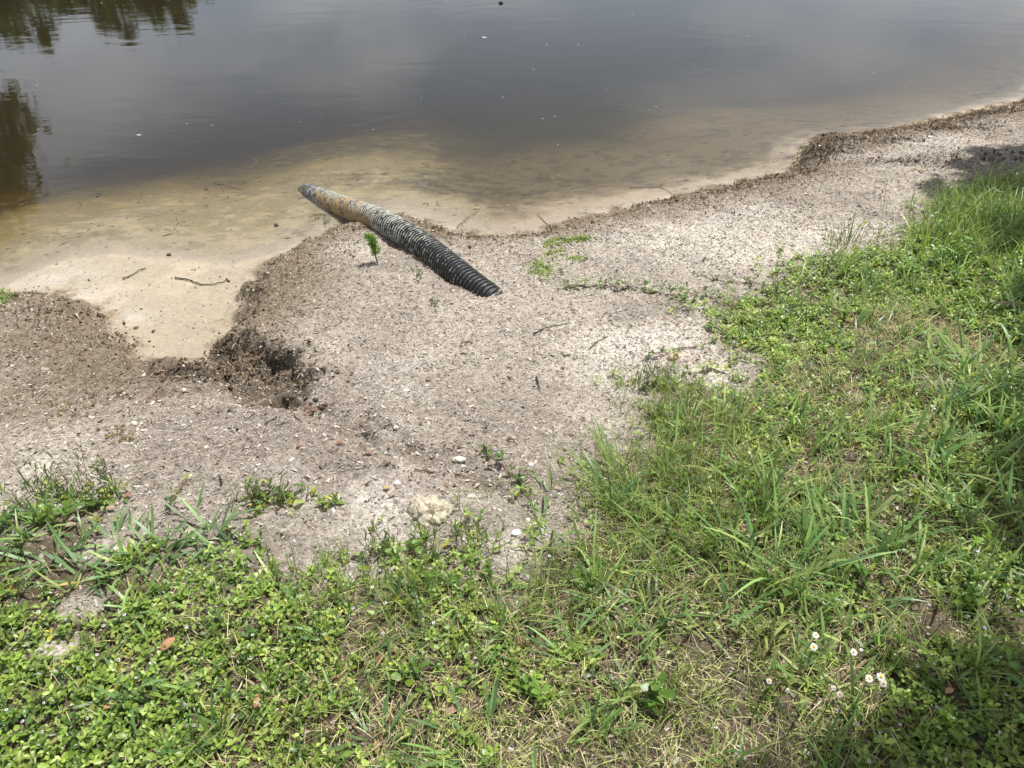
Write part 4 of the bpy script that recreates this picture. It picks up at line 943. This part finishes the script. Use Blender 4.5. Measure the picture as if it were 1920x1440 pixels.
def tuft(px, py, n, spread, Lr, Wr, lean, curl, label, pal=GRASS, blunt=False, yaw=None, group=None, name='grass_tuft', straw=0):
    e, q = plant(name, px, py, label, 'grass', group)
    V, F, cc = rel_blades(q, n, spread, Lr, Wr, lean, curl, pal, blunt, yaw); tag(mk('blades', V, F, M_grass, cc, e), kind='stuff')
    if straw:
        V, F, cc = rel_blades(q, straw, spread, (Lr[0]*.5, Lr[1]*.6), Wr, lean+.5, curl, STRAW); tag(mk('dry_blades', V, F, M_straw, cc, e), kind='stuff')
    return e
tuft(1583, 462, 70, .035, (.07,.19), (.0008,.0016), .38, .5, 'wispy grass tuft alone on the pale sand at upper right', straw=14, pal=[(.13,.17,.05),(.10,.15,.05),(.19,.20,.08)])
tuft(1130, 905, 34, .04, (.08,.19), (.0010,.0022), .7, .6, 'arching long bladed tuft reaching over the sand at the grass edge', yaw=2.5)
tuft(1190, 880, 12, .05, (.09,.17), (.0024,.0038), .8, .5, 'broad bladed grass fan beside the arching tuft', pal=WIDE, blunt=True)
tuft(1165, 985, 60, .07, (.07,.16), (.0009,.0020), .65, .6, 'dense tall green tuft left of the right lawn')
tuft(1260, 960, 50, .08, (.07,.16), (.0010,.0022), .65, .6, 'dense leaning tuft in the middle of the tall grass')
tuft(1330, 1010, 30, .07, (.07,.16), (.0010,.0024), .75, .5, 'loose green tuft below the tall grass')
tuft(1240, 840, 50, .07, (.05,.13), (.0008,.0015), .6, .5, 'fine bladed tuft at the upper end of the tall grass', pal=[(.08,.13,.03),(.12,.16,.05)])
tuft(1790, 420, 80, .10, (.10,.26), (.0011,.0022), .35, .5, 'tall sunlit grass tuft at the upper right edge of the sand', straw=10)
tuft(1850, 450, 80, .11, (.10,.26), (.0011,.0024), .35, .5, 'tall half shaded grass tuft right of the sunlit one')
tuft(1915, 430, 70, .10, (.10,.26), (.0011,.0024), .4, .5, 'tall shaded grass tuft at the right edge of the picture')
tuft(1730, 470, 60, .07, (.10,.22), (.0010,.0022), .45, .5, 'leaning grass tuft left of the tall sunlit tuft')
tuft(1680, 572, 6, .03, (.09,.16), (.0026,.0038), .45, .4, 'few broad upright blades above the dry patch at right', pal=WIDE, blunt=True)
tuft(1610, 590, 6, .03, (.12,.20), (.0035,.0050), .6, .3, 'broad blades fanning left above the dry patch', pal=WIDE, blunt=True)
tuft(1500, 880, 6, .03, (.09,.15), (.0026,.0040), .6, .4, 'upright broad blades in the middle of the right lawn', pal=WIDE, blunt=True)
tuft(1415, 985, 12, .03, (.14,.24), (.0032,.0050), .4, .6, 'long arching blades left of the yellow upright leaf', pal=WIDE)
tuft(1480, 1085, 22, .05, (.12,.24), (.0030,.0050), .7, .4, 'broad blades spreading flat in the right lawn', pal=WIDE, blunt=True)
tuft(1850, 700, 24, .06, (.12,.22), (.0035,.0055), .8, .4, 'broad blades arching at the right edge in half shade', pal=WIDE, blunt=True)
tuft(1740, 870, 26, .06, (.10,.20), (.0032,.0055), .8, .4, 'broad blade tangle right of the lawn centre', pal=WIDE, blunt=True)
tuft(1615, 1030, 20, .05, (.10,.18), (.0032,.0055), .8, .4, 'light green broad blades above the daisies', pal=WIDE, blunt=True)
tuft(1880, 1000, 24, .06, (.12,.2), (.0030,.0050), .7, .4, 'shaded broad blades at the right edge below the lawn centre', pal=WIDE, blunt=True)
BLUE = [(.135,.235,.085),(.17,.28,.10),(.11,.20,.07)]
for (px, py, n, lab) in ((95,1050,16,'crabgrass fan with blue green blades at the far left'),(150,1075,14,'flat blue green grass fan left of the yellow withered grass'),(225,1015,13,'blue green grass fan on the bare sand at left'),(290,1030,14,'blue green grass blades crossing the leafy patch at left'),(375,970,6,'two long grass blades standing up on the lower left sand'),(400,1010,15,'spreading grass fan right of the leafy patch at left'),(10,1010,12,'grass fan cut by the left edge of the picture'),(430,1040,9,'sparse blades at the end of the left grass fans'),
                       (235,1300,10,'blue green blades rising from the green mat at lower left'),(290,1330,9,'blue green blades lower in the green mat'),(640,1220,9,'grass blades at the right end of the green mat'),(705,1400,18,'broad bladed tuft at the bottom edge left of centre'),(1070,1230,12,'broad blades hanging over the thatch below centre'),(1160,1150,14,'broad blades right of centre in the lawn'),(900,1400,10,'grass blades crossing the straw at the bottom centre')):
    tuft(px, py, n, .022, (.05,.12), (.0026,.0044), .95, .3, lab, pal=BLUE, blunt=True)

# creeping runners with leaf pairs
def runner(pxs, label, nleaf=14, size=1.0, pal=LIME, group=None):
    P = np.array([tuple(at(a_, b_, .004)) for a_, b_ in pxs]); cl_, L_ = resample(P, max(12, len(pxs)*6)); cl_[:, 2] = H(cl_[:, 0], cl_[:, 1])+.004
    e = empty('creeping_runner', tuple(cl_[0])); tag(e, label, 'weed', group); q = cl_[0]
    V, F = tube(cl_-q, np.full(len(cl_), .0013), 5); mk('stem', V, F, solid('runner_stem', (.19,.10,.07), .7), parent=e)
    k = np.linspace(0, len(cl_)-1, nleaf).astype(int); x, y = cl_[k, 0]+rng.normal(0,.006,nleaf), cl_[k, 1]+rng.normal(0,.006,nleaf)
    V, F, cc = frog_sprigs(x, y, .0, size, pal); tag(mk('leaves', V-q, F, M_leaf, cc, e), kind='stuff'); return e
runner([(1062,536),(1110,536),(1160,538),(1215,545),(1270,552),(1320,555),(1345,562)], 'long runner with leaf sprigs crossing the sand towards the green patch', 24, 1.35, [(.10,.16,.035),(.13,.19,.04),(.075,.12,.03)])
runner([(1298,510),(1330,522),(1370,528),(1420,530),(1470,535)], 'dark stemmed runner above the bright green patch', 12, .8, [(.07,.10,.03),(.10,.14,.04)])
runner([(905,845),(930,862),(955,885),(975,905),(990,930),(1005,955)], 'runner with paired leaves climbing the sand right of the rock', 10, 1.35, [(.10,.19,.03),(.08,.15,.025)])
runner([(1215,668),(1260,655),(1300,650),(1340,640)], 'thin runner on the white sand left of the green patch', 5, .9)
runner([(872,958),(878,985),(885,1005)], 'short runner tip right of the half buried rock', 4, .9)
runner([(318,945),(330,925),(352,898)], 'reddish runner with two leaf pairs on the lower left sand', 3, .9)
runner([(130,960),(170,955),(205,945)], 'leafy runner under the wiry clump at left', 8, 1.2, [(.08,.15,.025),(.11,.18,.03)])
runner([(0,985),(50,975),(90,985),(130,975)], 'large leaved runner at the far left grass edge', 8, 1.6, [(.10,.19,.03),(.13,.21,.03)])
runner([(240,1030),(265,1022),(300,1020),(250,1050),(215,1060)], 'yellow green leaf patch among the left grass fans', 16, 1.0, [(.19,.26,.03),(.15,.23,.028)])
runner([(1290,700),(1330,690),(1360,700),(1400,720)], 'bright leaf pairs at the lower tip of the green patch', 9, 1.1)
runner([(1490,485),(1550,480),(1600,478),(1650,470)], 'leaf sprigs at the upper border of the green patch', 12, 1.0)
runner([(1640,480),(1655,470),(1668,462)], 'leafy sprig reaching onto the sand below the wispy tuft', 5, 1.2)
for (px, py, s_, lab) in ((1845,540,1.9,'large rosette of rounded leaves in the right shade'),(1720,550,1.7,'rounded leaf rosette left of the shaded grass'),(1800,575,1.6,'leaf rosette above the rust coloured blade'),(1830,1130,1.7,'broad leaf sprig in the half shade at right'),(1850,1240,1.6,'upright broad leaf sprig among the lower right flowers'),(1775,1390,1.6,'broad leaf sprig at the bottom right'),(990,1290,1.7,'bright upright leaf pair in the thatch below centre'),(1215,1310,1.6,'bright leaf sprig in the thatch right of centre'),(1530,1150,1.9,'yellow green broad leaf above the daisies'),(775,1270,1.4,'isolated leaf sprig over the straw'),(1110,1080,1.6,'sunlit leaf sprig at the top of the lawn centre'),(750,1040,1.7,'single bright upright leaf pair at the grass edge under the rock'),(1400,940,1.6,'pale green leaf sprig below the tall grass')):
    q0 = at(px, py); e = empty('leaf_sprig', tuple(q0)); tag(e, lab, 'weed'); n = 5
    V, F, cc = frog_sprigs(np.array(q0[0])+rng.normal(0, .012*s_, n), np.array(q0[1])+rng.normal(0, .012*s_, n), .0, s_, [(.14,.23,.03),(.11,.20,.03)])
    tag(mk('leaves', V-np.array(q0), F, M_leaf, cc, e), kind='stuff')
    V, F = tube(np.array([(0,0,-.003),(.001,.001,.012),(.002,0,.025*s_)]), .0012, 5); mk('stem', V, F, M_wood, parent=e)
for k, (px, py, lab) in enumerate(((1770,440,'tall leafy weed stem in front of the sunlit tuft'),(1835,425,'tall leafy weed between the two tall tufts'),(1885,470,'tall leafy weed at the right edge above the rosette'),(1905,520,'leafy weed cut by the right edge in shade'),(1800,495,'leafy weed below the half shaded tuft'),(1745,500,'leafy weed left of the white flowers at upper right'),(1870,400,'pale leafy weed behind the shaded tuft'),(1700,515,'short leafy weed at the left foot of the tall grass'),(1890,640,'leafy weed at the right edge below the large brown leaf'),(1890,760,'leafy weed at the right edge above the dark gap'))):
    q0 = at(px, py); e = empty('leafy_weed', tuple(q0)); tag(e, lab, 'weed'); parts = []
    for r_ in range(5):
        bx, by = rng.normal(0, .022, 2); hh = rng.uniform(.05, .12); lx, ly = rng.normal(0, .018, 2)
        V, F = tube(np.array([(bx, by, -.004), (bx+lx*.4, by+ly*.4, hh*.5), (bx+lx, by+ly, hh)]), np.array((.0014, .0011, .0008)), 5)
        tag(mk('stem', V, F, M_stem, parent=e), kind=None)
        n_ = 9; tt = np.linspace(.25, 1, n_); B = np.stack((bx+lx*tt, by+ly*tt, hh*tt), -1); yw = np.arange(n_)*2.4+rng.uniform(0, 6); L = rng.uniform(.018, .032, n_)*(1.15-.4*tt)
        parts.append(leaves(B, yw, rng.uniform(.1, .7, n_), L, L*.27, rng.normal(0, .3, n_), np.full(n_, .2), rng.uniform(.1, .4, n_), pick([(.16,.29,.05),(.20,.33,.06),(.11,.22,.045)], n_, .15)))
    V, F, cc = join(parts); tag(mk('leaves', V, F, M_leaf, cc, e), kind='stuff')
# low yellow-green sprout mats on the sand
def mat_(pxs, n, label, pal):
    parts = []
    for (px, py, rx, ry) in pxs:
        pp = np.array([tuple(at(px+rng.normal(0, rx), py+rng.normal(0, ry)))[:2] for _ in range(n)])
        nn = len(pp)*5; x = np.repeat(pp[:, 0], 5)+rng.normal(0,.004,nn); y = np.repeat(pp[:, 1], 5)+rng.normal(0,.004,nn); L = rng.uniform(.005,.012, nn)
        parts.append(leaves(np.stack((x, y, H(x, y)+.002), -1), rng.uniform(0,6.28,nn), rng.uniform(.1,1.1,nn), L, L*.28, rng.normal(0,.3,nn), np.full(nn,.2), rng.uniform(0,.3,nn), pick(pal, nn, .18)))
    V, F, cc = join(parts); return tag(mk('sprout_mat', V, F, M_leaf, cc), label, 'ground cover', kind='stuff')
YG = [(.22,.30,.06),(.27,.33,.08),(.17,.26,.05)]
mat_([(1015,505,15,9)], 130, 'low yellow green sprout mat on the sand right of the pipe', YG)
mat_([(1035,455,10,4),(1065,450,14,4),(1082,486,12,2),(1040,475,14,6),(1090,448,10,3)], 45, 'scattered pale green sprouts near the shore bend', YG)
mat_([(8,556,14,8)], 70, 'bright green sprout mat on the left mound at the picture edge', [(.17,.26,.05),(.21,.29,.06)])
mat_([(783,512,6,10),(810,570,6,7)], 16, 'sparse olive sprouts on the sand below the pipe', [(.16,.19,.07),(.13,.16,.06)])
mat_([(150,760,18,14),(210,820,16,8),(235,815,10,8),(130,775,14,10)], 10, 'olive brown moss bits on the left sand', [(.20,.17,.05),(.16,.14,.05)])

# ------------------------------------------------------------------ flowers
M_petal = leafmat('white_petal', 0.25, 0.5, 0.3); M_disc = solid('yellow_disc', (.62,.40,.02), .8, .2, 400, .3)
def flower_proto():
    r_ = rng; n = 9; a_ = np.linspace(0, 6.283, n, endpoint=False); L = np.full(n, .0034)
    B = np.stack((np.cos(a_)*.0012, np.sin(a_)*.0012, np.zeros(n)), -1)
    V, F, cc = leaves(B, a_, np.full(n, .15), L, L*.55, np.zeros(n), np.full(n, .1), np.full(n, .4), np.tile(np.array((.70,.67,.70)), (n, 1)))
    return V, F, cc
def small_flower(px, py, up, ln, az, lab, grp, proto=None):
    q = at(px, py, up); gx, gy = q.x+math.cos(az)*ln, q.y+math.sin(az)*ln; gz = float(H(gx, gy))
    e = empty('frogfruit_flower', (gx, gy, gz)); tag(e, lab, 'flower', grp)
    d = np.array(q)-np.array((gx, gy, gz))
    P = np.array([(0,0,-.002), d*np.array((.25,.25,.5)), d*np.array((.7,.7,.85)), d])
    V, F = tube(resample(P, 8)[0], .0007, 4); mk('stalk', V, F, M_stalk, parent=e)
    for nm, me in PROTO:
        ob = bpy.data.objects.new(nm, me); C.objects.link(ob); ob.parent = e; ob.location = d; ob.rotation_euler = (rng.normal(0,.3), rng.normal(0,.3), rng.uniform(0,6.28))
        k_ = rng.uniform(.5, .8); ob.scale = (k_, k_, k_)
M_stalk = solid('green_stalk', (.10,.15,.04), .7); M_cone = solid('purple_cone', (.13,.08,.085), .8, .2, 300, .4)
V, F, cc = flower_proto(); o_ = mk('petal_ring', V, F, M_petal, cc); me1 = o_.data; bpy.data.objects.remove(o_)
V, F = LUMPS[0]; o_ = mk('cone', V*np.array((.0021,.0021,.0034)), F, M_cone, smooth=True); me2 = o_.data; bpy.data.objects.remove(o_)
PROTO = [('petal_ring', me1), ('cone', me2)]
fl_left = [(72,1147),(107,1153),(193,1173),(233,1152),(350,1176),(378,1176),(395,1180),(473,1190),(465,1210),(283,1243),(310,1232),(302,1267),(190,1250),(147,1253),(115,1280),(142,1268),(82,1318),(118,1328),(42,1352),(53,1363),(78,1372),(53,1390),(142,1398),(163,1347),(373,1282),(460,1280),(482,1317),(182,1227),(222,1237),(470,1235),(457,1247),(307,1110),(222,1112),(402,1077),(455,1162),(415,1155),(627,1297),(45,1210),(30,1130),(95,1110),(12,1330),(255,1270)]
fl_mid = [(813,1168),(863,1102),(698,1100),(712,1069),(735,1066),(655,1037),(728,1033),(1017,993),(1030,1042),(1223,992),(722,1130),(662,1140),(815,1218),(718,1187),(1050,1093),(893,1085),(610,1090)]
fl_right = [(1843,1090),(1623,1137),(1615,1218),(1720,1248),(1865,1267),(1877,1232),(1888,1302),(1757,1325),(1762,1330),(1787,1345),(1688,1358),(1650,1373),(1608,1357),(1487,1338),(1568,1332),(1342,1363),(1407,1415),(1517,1413),(1630,1427),(1775,1423),(1875,1373),(1847,1177),(1833,1033),(1883,1010),(1890,1120),(1915,1145)]
fl_up = [(1715,515),(1709,504),(1793,515),(1815,526),(1883,542),(1609,547),(1812,443),(1850,464),(1857,412),(1875,374),(1790,450),(1808,432),(1792,434),(1905,400),(1870,395),(1887,405),(1625,612),(1540,637),(1490,713),(1415,617),(1395,615),(1505,725)]
for L_, lab, grp, up in ((fl_left,'tiny white frogfruit flower on the green mat at lower left','frogfruit flowers on the left mat',.035),(fl_mid,'tiny white flower on a stalk in the lawn below the rock','frogfruit flowers below the rock',.045),
                         (fl_right,'tiny white flower in the shaded lower right lawn','frogfruit flowers at lower right',.055),(fl_up,'tiny white flower by the tall grass and green patch at upper right','frogfruit flowers at upper right',.06)):
    for (px, py) in L_:
        if grp.endswith('left mat') and (px*7+py) % 3 == 0: continue
        small_flower(px, py, up*rng.uniform(.8,1.2), rng.uniform(.005,.02), rng.uniform(0,6.28), lab, grp)
# daisies
def daisy(px, py, lab, s_=1.0, tilt=(0., 0.)):
    q = at(px, py, .10); gx, gy = q.x+rng.normal(0,.012), q.y+rng.normal(0,.012); gz = float(H(gx, gy))
    e = empty('daisy', (gx, gy, gz)); tag(e, lab, 'daisy', 'white fleabane daisies at lower right'); d = np.array(q)-np.array((gx, gy, gz))
    V, F = tube(resample(np.array([(0,0,-.003), d*np.array((.2,.2,.45)), d*np.array((.75,.75,.8)), d]), 10)[0], .0008, 5); mk('stem', V, F, M_stalk, parent=e)
    n = 26; a_ = np.linspace(0, 6.283, n, endpoint=False)+rng.normal(0,.05,n); s_ *= .78; L = rng.uniform(.0058,.0072, n)*s_
    B = np.stack((np.cos(a_)*.0024*s_, np.sin(a_)*.0024*s_, np.zeros(n)), -1)
    V, F, cc = leaves(B, a_, rng.normal(.15,.12,n), L, L*.11, np.zeros(n), np.full(n,.1), rng.uniform(.1,.5,n), np.tile(np.array((.82,.81,.78)), (n,1)), prof=np.array([.5,1,1,.3]))
    ob = mk('petals', V, F, M_petal, cc, e); ob.location = d; ob.rotation_euler = (tilt[0], tilt[1], 0)
    V, F = LUMPS[1]; V = V*np.array((.0034,.0034,.0022))*s_; ob = mk('disc', V, F, M_disc, parent=e, smooth=True); ob.location = d+np.array((0,0,.0006)); ob.rotation_euler = (tilt[0], tilt[1], 0)
for a_ in ((1530,1191,'white daisy with its yellow centre facing the sky above its twin',1.0,(.1,.1)),(1526,1213,'white daisy just below its twin with a tan centre',1.1,(.5,0)),(1680,1183,'white daisy tilted with its yellow centre to the right',.8,(.1,1.0)),(1601,1223,'white daisy beside a tiny frogfruit flower',1.0,(.4,0)),
           (1630,1272,'white daisy with a bright yellow centre left of the daisy pair',1.1,(.3,.1)),(1652,1269,'upper bluish white daisy of the touching pair',1.2,(.5,.2)),(1657,1282,'lower white daisy of the touching pair',1.0,(.7,0)),(1442,1277,'white daisy bud standing apart at the left of the daisies',.8,(.6,-.3)),(1477,1295,'narrow half closed white daisy left of the group',.7,(.9,0)),(1575,1302,'faded white daisy below the group',.9,(.5,.2)),(1563,1290,'small faded daisy touching the faded white one',.7,(.6,-.2))):
    daisy(*a_)

# ------------------------------------------------------------------ things floating on the pond
parts = []
for (px, py) in ((260,253),(69,160),(133,191),(350,232),(398,235),(562,228),(540,50),(836,5),(907,70),(870,68),(880,45),(973,120),(1135,168),(943,182),(866,240),(790,183),(1018,222),(1046,271),(1280,90),(1404,107),(1500,70),(1402,68),(1573,30),(1186,28),(1025,84),(700,243),(1000,130),(1262,140),(1230,200),(1300,120),(190,5),(135,3),(650,12),(1085,84),(1040,218),(1700,165),(1638,137),(600,216),(940,45)):
    f = flat(px, py, 0.002); s_ = rng.uniform(.003, .006)*(1+.1*f[1])*(2.0 if (px, py) in ((260,253),(907,70)) else .7); V, F = LUMPS[rng.integers(6)]
    parts.append((V*np.array((s_*rng.uniform(.7,1.8), s_*.6, s_*.25))+np.array((f[0], f[1], .002)), F, np.tile(np.array((.62,.62,.60)), (len(V), 1))))
V, F, cc = join(parts); tag(mk('floating_specks', V, F, M_litter, cc), 'white petals and foam specks scattered over the pond surface', 'debris', kind='stuff')
f = flat(939, 6, 0.0); V, F = LUMPS[2]; ob = mk('floating_seed_pod', V*np.array((.028,.022,.018)), F, M_dark, smooth=True); ob.location = (f[0], f[1], .006); tag(ob, 'small black seed pod floating at the top edge of the pond', 'seed pod')

# ------------------------------------------------------------------ trees: the shade tree on the right bank and those mirrored in the pond
M_bark = solid('bark', (.11,.085,.065), .9, .2, 14, .45, .02)
def mirror(px, py, R):
    """point at range R whose reflection in the pond is seen through that pixel"""
    d = ray(px, py); h = math.hypot(d[0], d[1]); k = R/h
    return np.array((d[0]*k, d[1]*k, -d[2]*k-CAMZ))
def tree(name, base, lobes, n, leaf, label, pal, trunk_r, cat='tree', elong=1.0):
    base = np.array(base, float); e = empty(name, tuple(base)); tag(e, label, cat)
    cen = np.mean([l[0] for l in lobes], axis=0); parts = []
    top = np.array((base[0]+(cen[0]-base[0])*.6, base[1]+(cen[1]-base[1])*.6, base[2]+(cen[2]-base[2])*.85))
    mid = base+(top-base)*np.array((.25,.25,.5))
    V, F = tube(resample(np.array([base-np.array((0,0,.2)), base+np.array((0,0,.15)), mid, top]), 18)[0]-base, np.linspace(trunk_r*1.25, trunk_r*.5, 18), 10); mk('trunk', V, F, M_bark, parent=e, smooth=True)
    for (c_, r_) in lobes:
        c_ = np.array(c_); st_ = base+(top-base)*rng.uniform(.5,.95)
        V, F = tube(resample(np.array([st_, (st_+c_)/2+rng.normal(0, .08*np.mean(r_), 3), c_]), 8)[0]-base, np.linspace(trunk_r*.42, trunk_r*.12, 8), 6); mk('limb', V, F, M_bark, parent=e, smooth=True)
    tot = sum(np.prod(np.broadcast_to(r_, 3))**(2/3) for _, r_ in lobes)
    Bs = []
    for (c_, r_) in lobes:
        r3 = np.broadcast_to(np.array(r_, float), 3); k = max(30, int(n*np.prod(r3)**(2/3)/tot)); nc = max(6, k//26)
        u = rng.normal(0, 1, (nc, 3)); u = unit(u)*(rng.random((nc, 1))**.45); cc_ = np.array(c_)+u*r3
        Bs.append(cc_[rng.integers(0, nc, k)]+rng.normal(0, 1, (k, 3))*r3*.13)
    B = np.vstack(Bs)-base; N = len(B); L = rng.uniform(.6, 1.3, N)*leaf
    V, F, cc = leaves(B, rng.uniform(0, 6.28, N), rng.normal(-.2, .6, N), L, L*.32*elong, rng.normal(0, .6, N), np.full(N, .25), rng.uniform(0, .4, N), pick(pal, N, .2), prof=np.array([.2,1,.1]), ts=np.array([0,.5,1.]))
    mk('crown', V, F, M_leaf, cc, e); return e
TG = [(.045,.075,.015),(.065,.10,.02),(.035,.06,.014),(.085,.12,.025)]
LB = []
for (px, py, r) in ((20,-5,1.9),(75,60,.75),(88,88,.32),(10,62,.85),(170,5,1.4),(205,48,.8),(240,62,.55),(265,10,1.5),(310,35,.8),(340,45,.5),(330,5,1.1),(120,10,.9),(355,-20,1.0),(180,-80,3.2),(60,-110,3.4),(300,-90,2.6),(-70,20,2.0)):
    LB.append((mirror(px, py, 45), (r, r, r*.55)))
b0 = mirror(170, -330, 45)
tree('far_bank_tree', (b0[0]*1.02, b0[1]*1.02, .5), LB, 21000, .36, 'broad dark tree on the far bank mirrored in the upper left of the pond', TG, .35)
LB = [(mirror(px, py, 20), (r, r, r*.9)) for (px, py, r) in ((-62,255,1.35),(-50,325,1.15),(-45,385,1.0),(-120,310,1.9),(-130,420,1.4),(-190,240,1.2),(-8,262,.75),(-2,225,.5),(-25,300,.9))]
b0 = mirror(-150, 40, 20)
tree('left_bank_tree', (b0[0], b0[1], .45), LB, 10000, .20, 'round crowned tree on the left bank mirrored at the left edge of the pond', [(.085,.085,.012),(.10,.10,.014),(.06,.065,.012)], .2)
# shade tree: its crown stands where the sun line from each shaded patch of ground passes
def sunward(px, py, hgt):
    q = np.array(at(px, py)); k = (hgt-q[2])/SUN_DIR.z
    return q+np.array(SUN_DIR)*k
LB = []
for (px, py, hgt, r) in ((1910,285,4.6,.20),(1800,300,4.9,.07),(2020,330,4.8,.50),(1900,360,4.3,.24),(1820,372,4.2,.14),(1760,352,4.5,.08),(2010,470,4.4,.32),(2080,600,4.6,.34),(2110,760,4.3,.30),(2010,880,4.0,.12),(1935,905,4.2,.06),(2120,1050,4.2,.28),(1940,1000,4.3,.06),
                         (2080,1250,4.0,.16),(1900,1440,4.1,.11),(1760,1455,4.3,.10),(1980,1390,4.4,.14),(1640,1530,4.0,.09),(1800,1560,4.1,.16),(2060,1520,4.6,.30),(1500,1640,4.2,.14),(1700,1640,4.2,.26),(2350,430,5.0,.6),(2500,700,5.2,.8),(2500,1100,5.0,.6),(1420,1640,4.0,.18)):
    LB.append((sunward(px, py, hgt), (r, r, r*.6)))
tree('shade_tree', (5.6, 2.2, .45), LB, 18000, .08, 'leafy tree on the bank whose crown shades the right edge', [(.05,.10,.02),(.07,.13,.025),(.04,.08,.016)], .14)
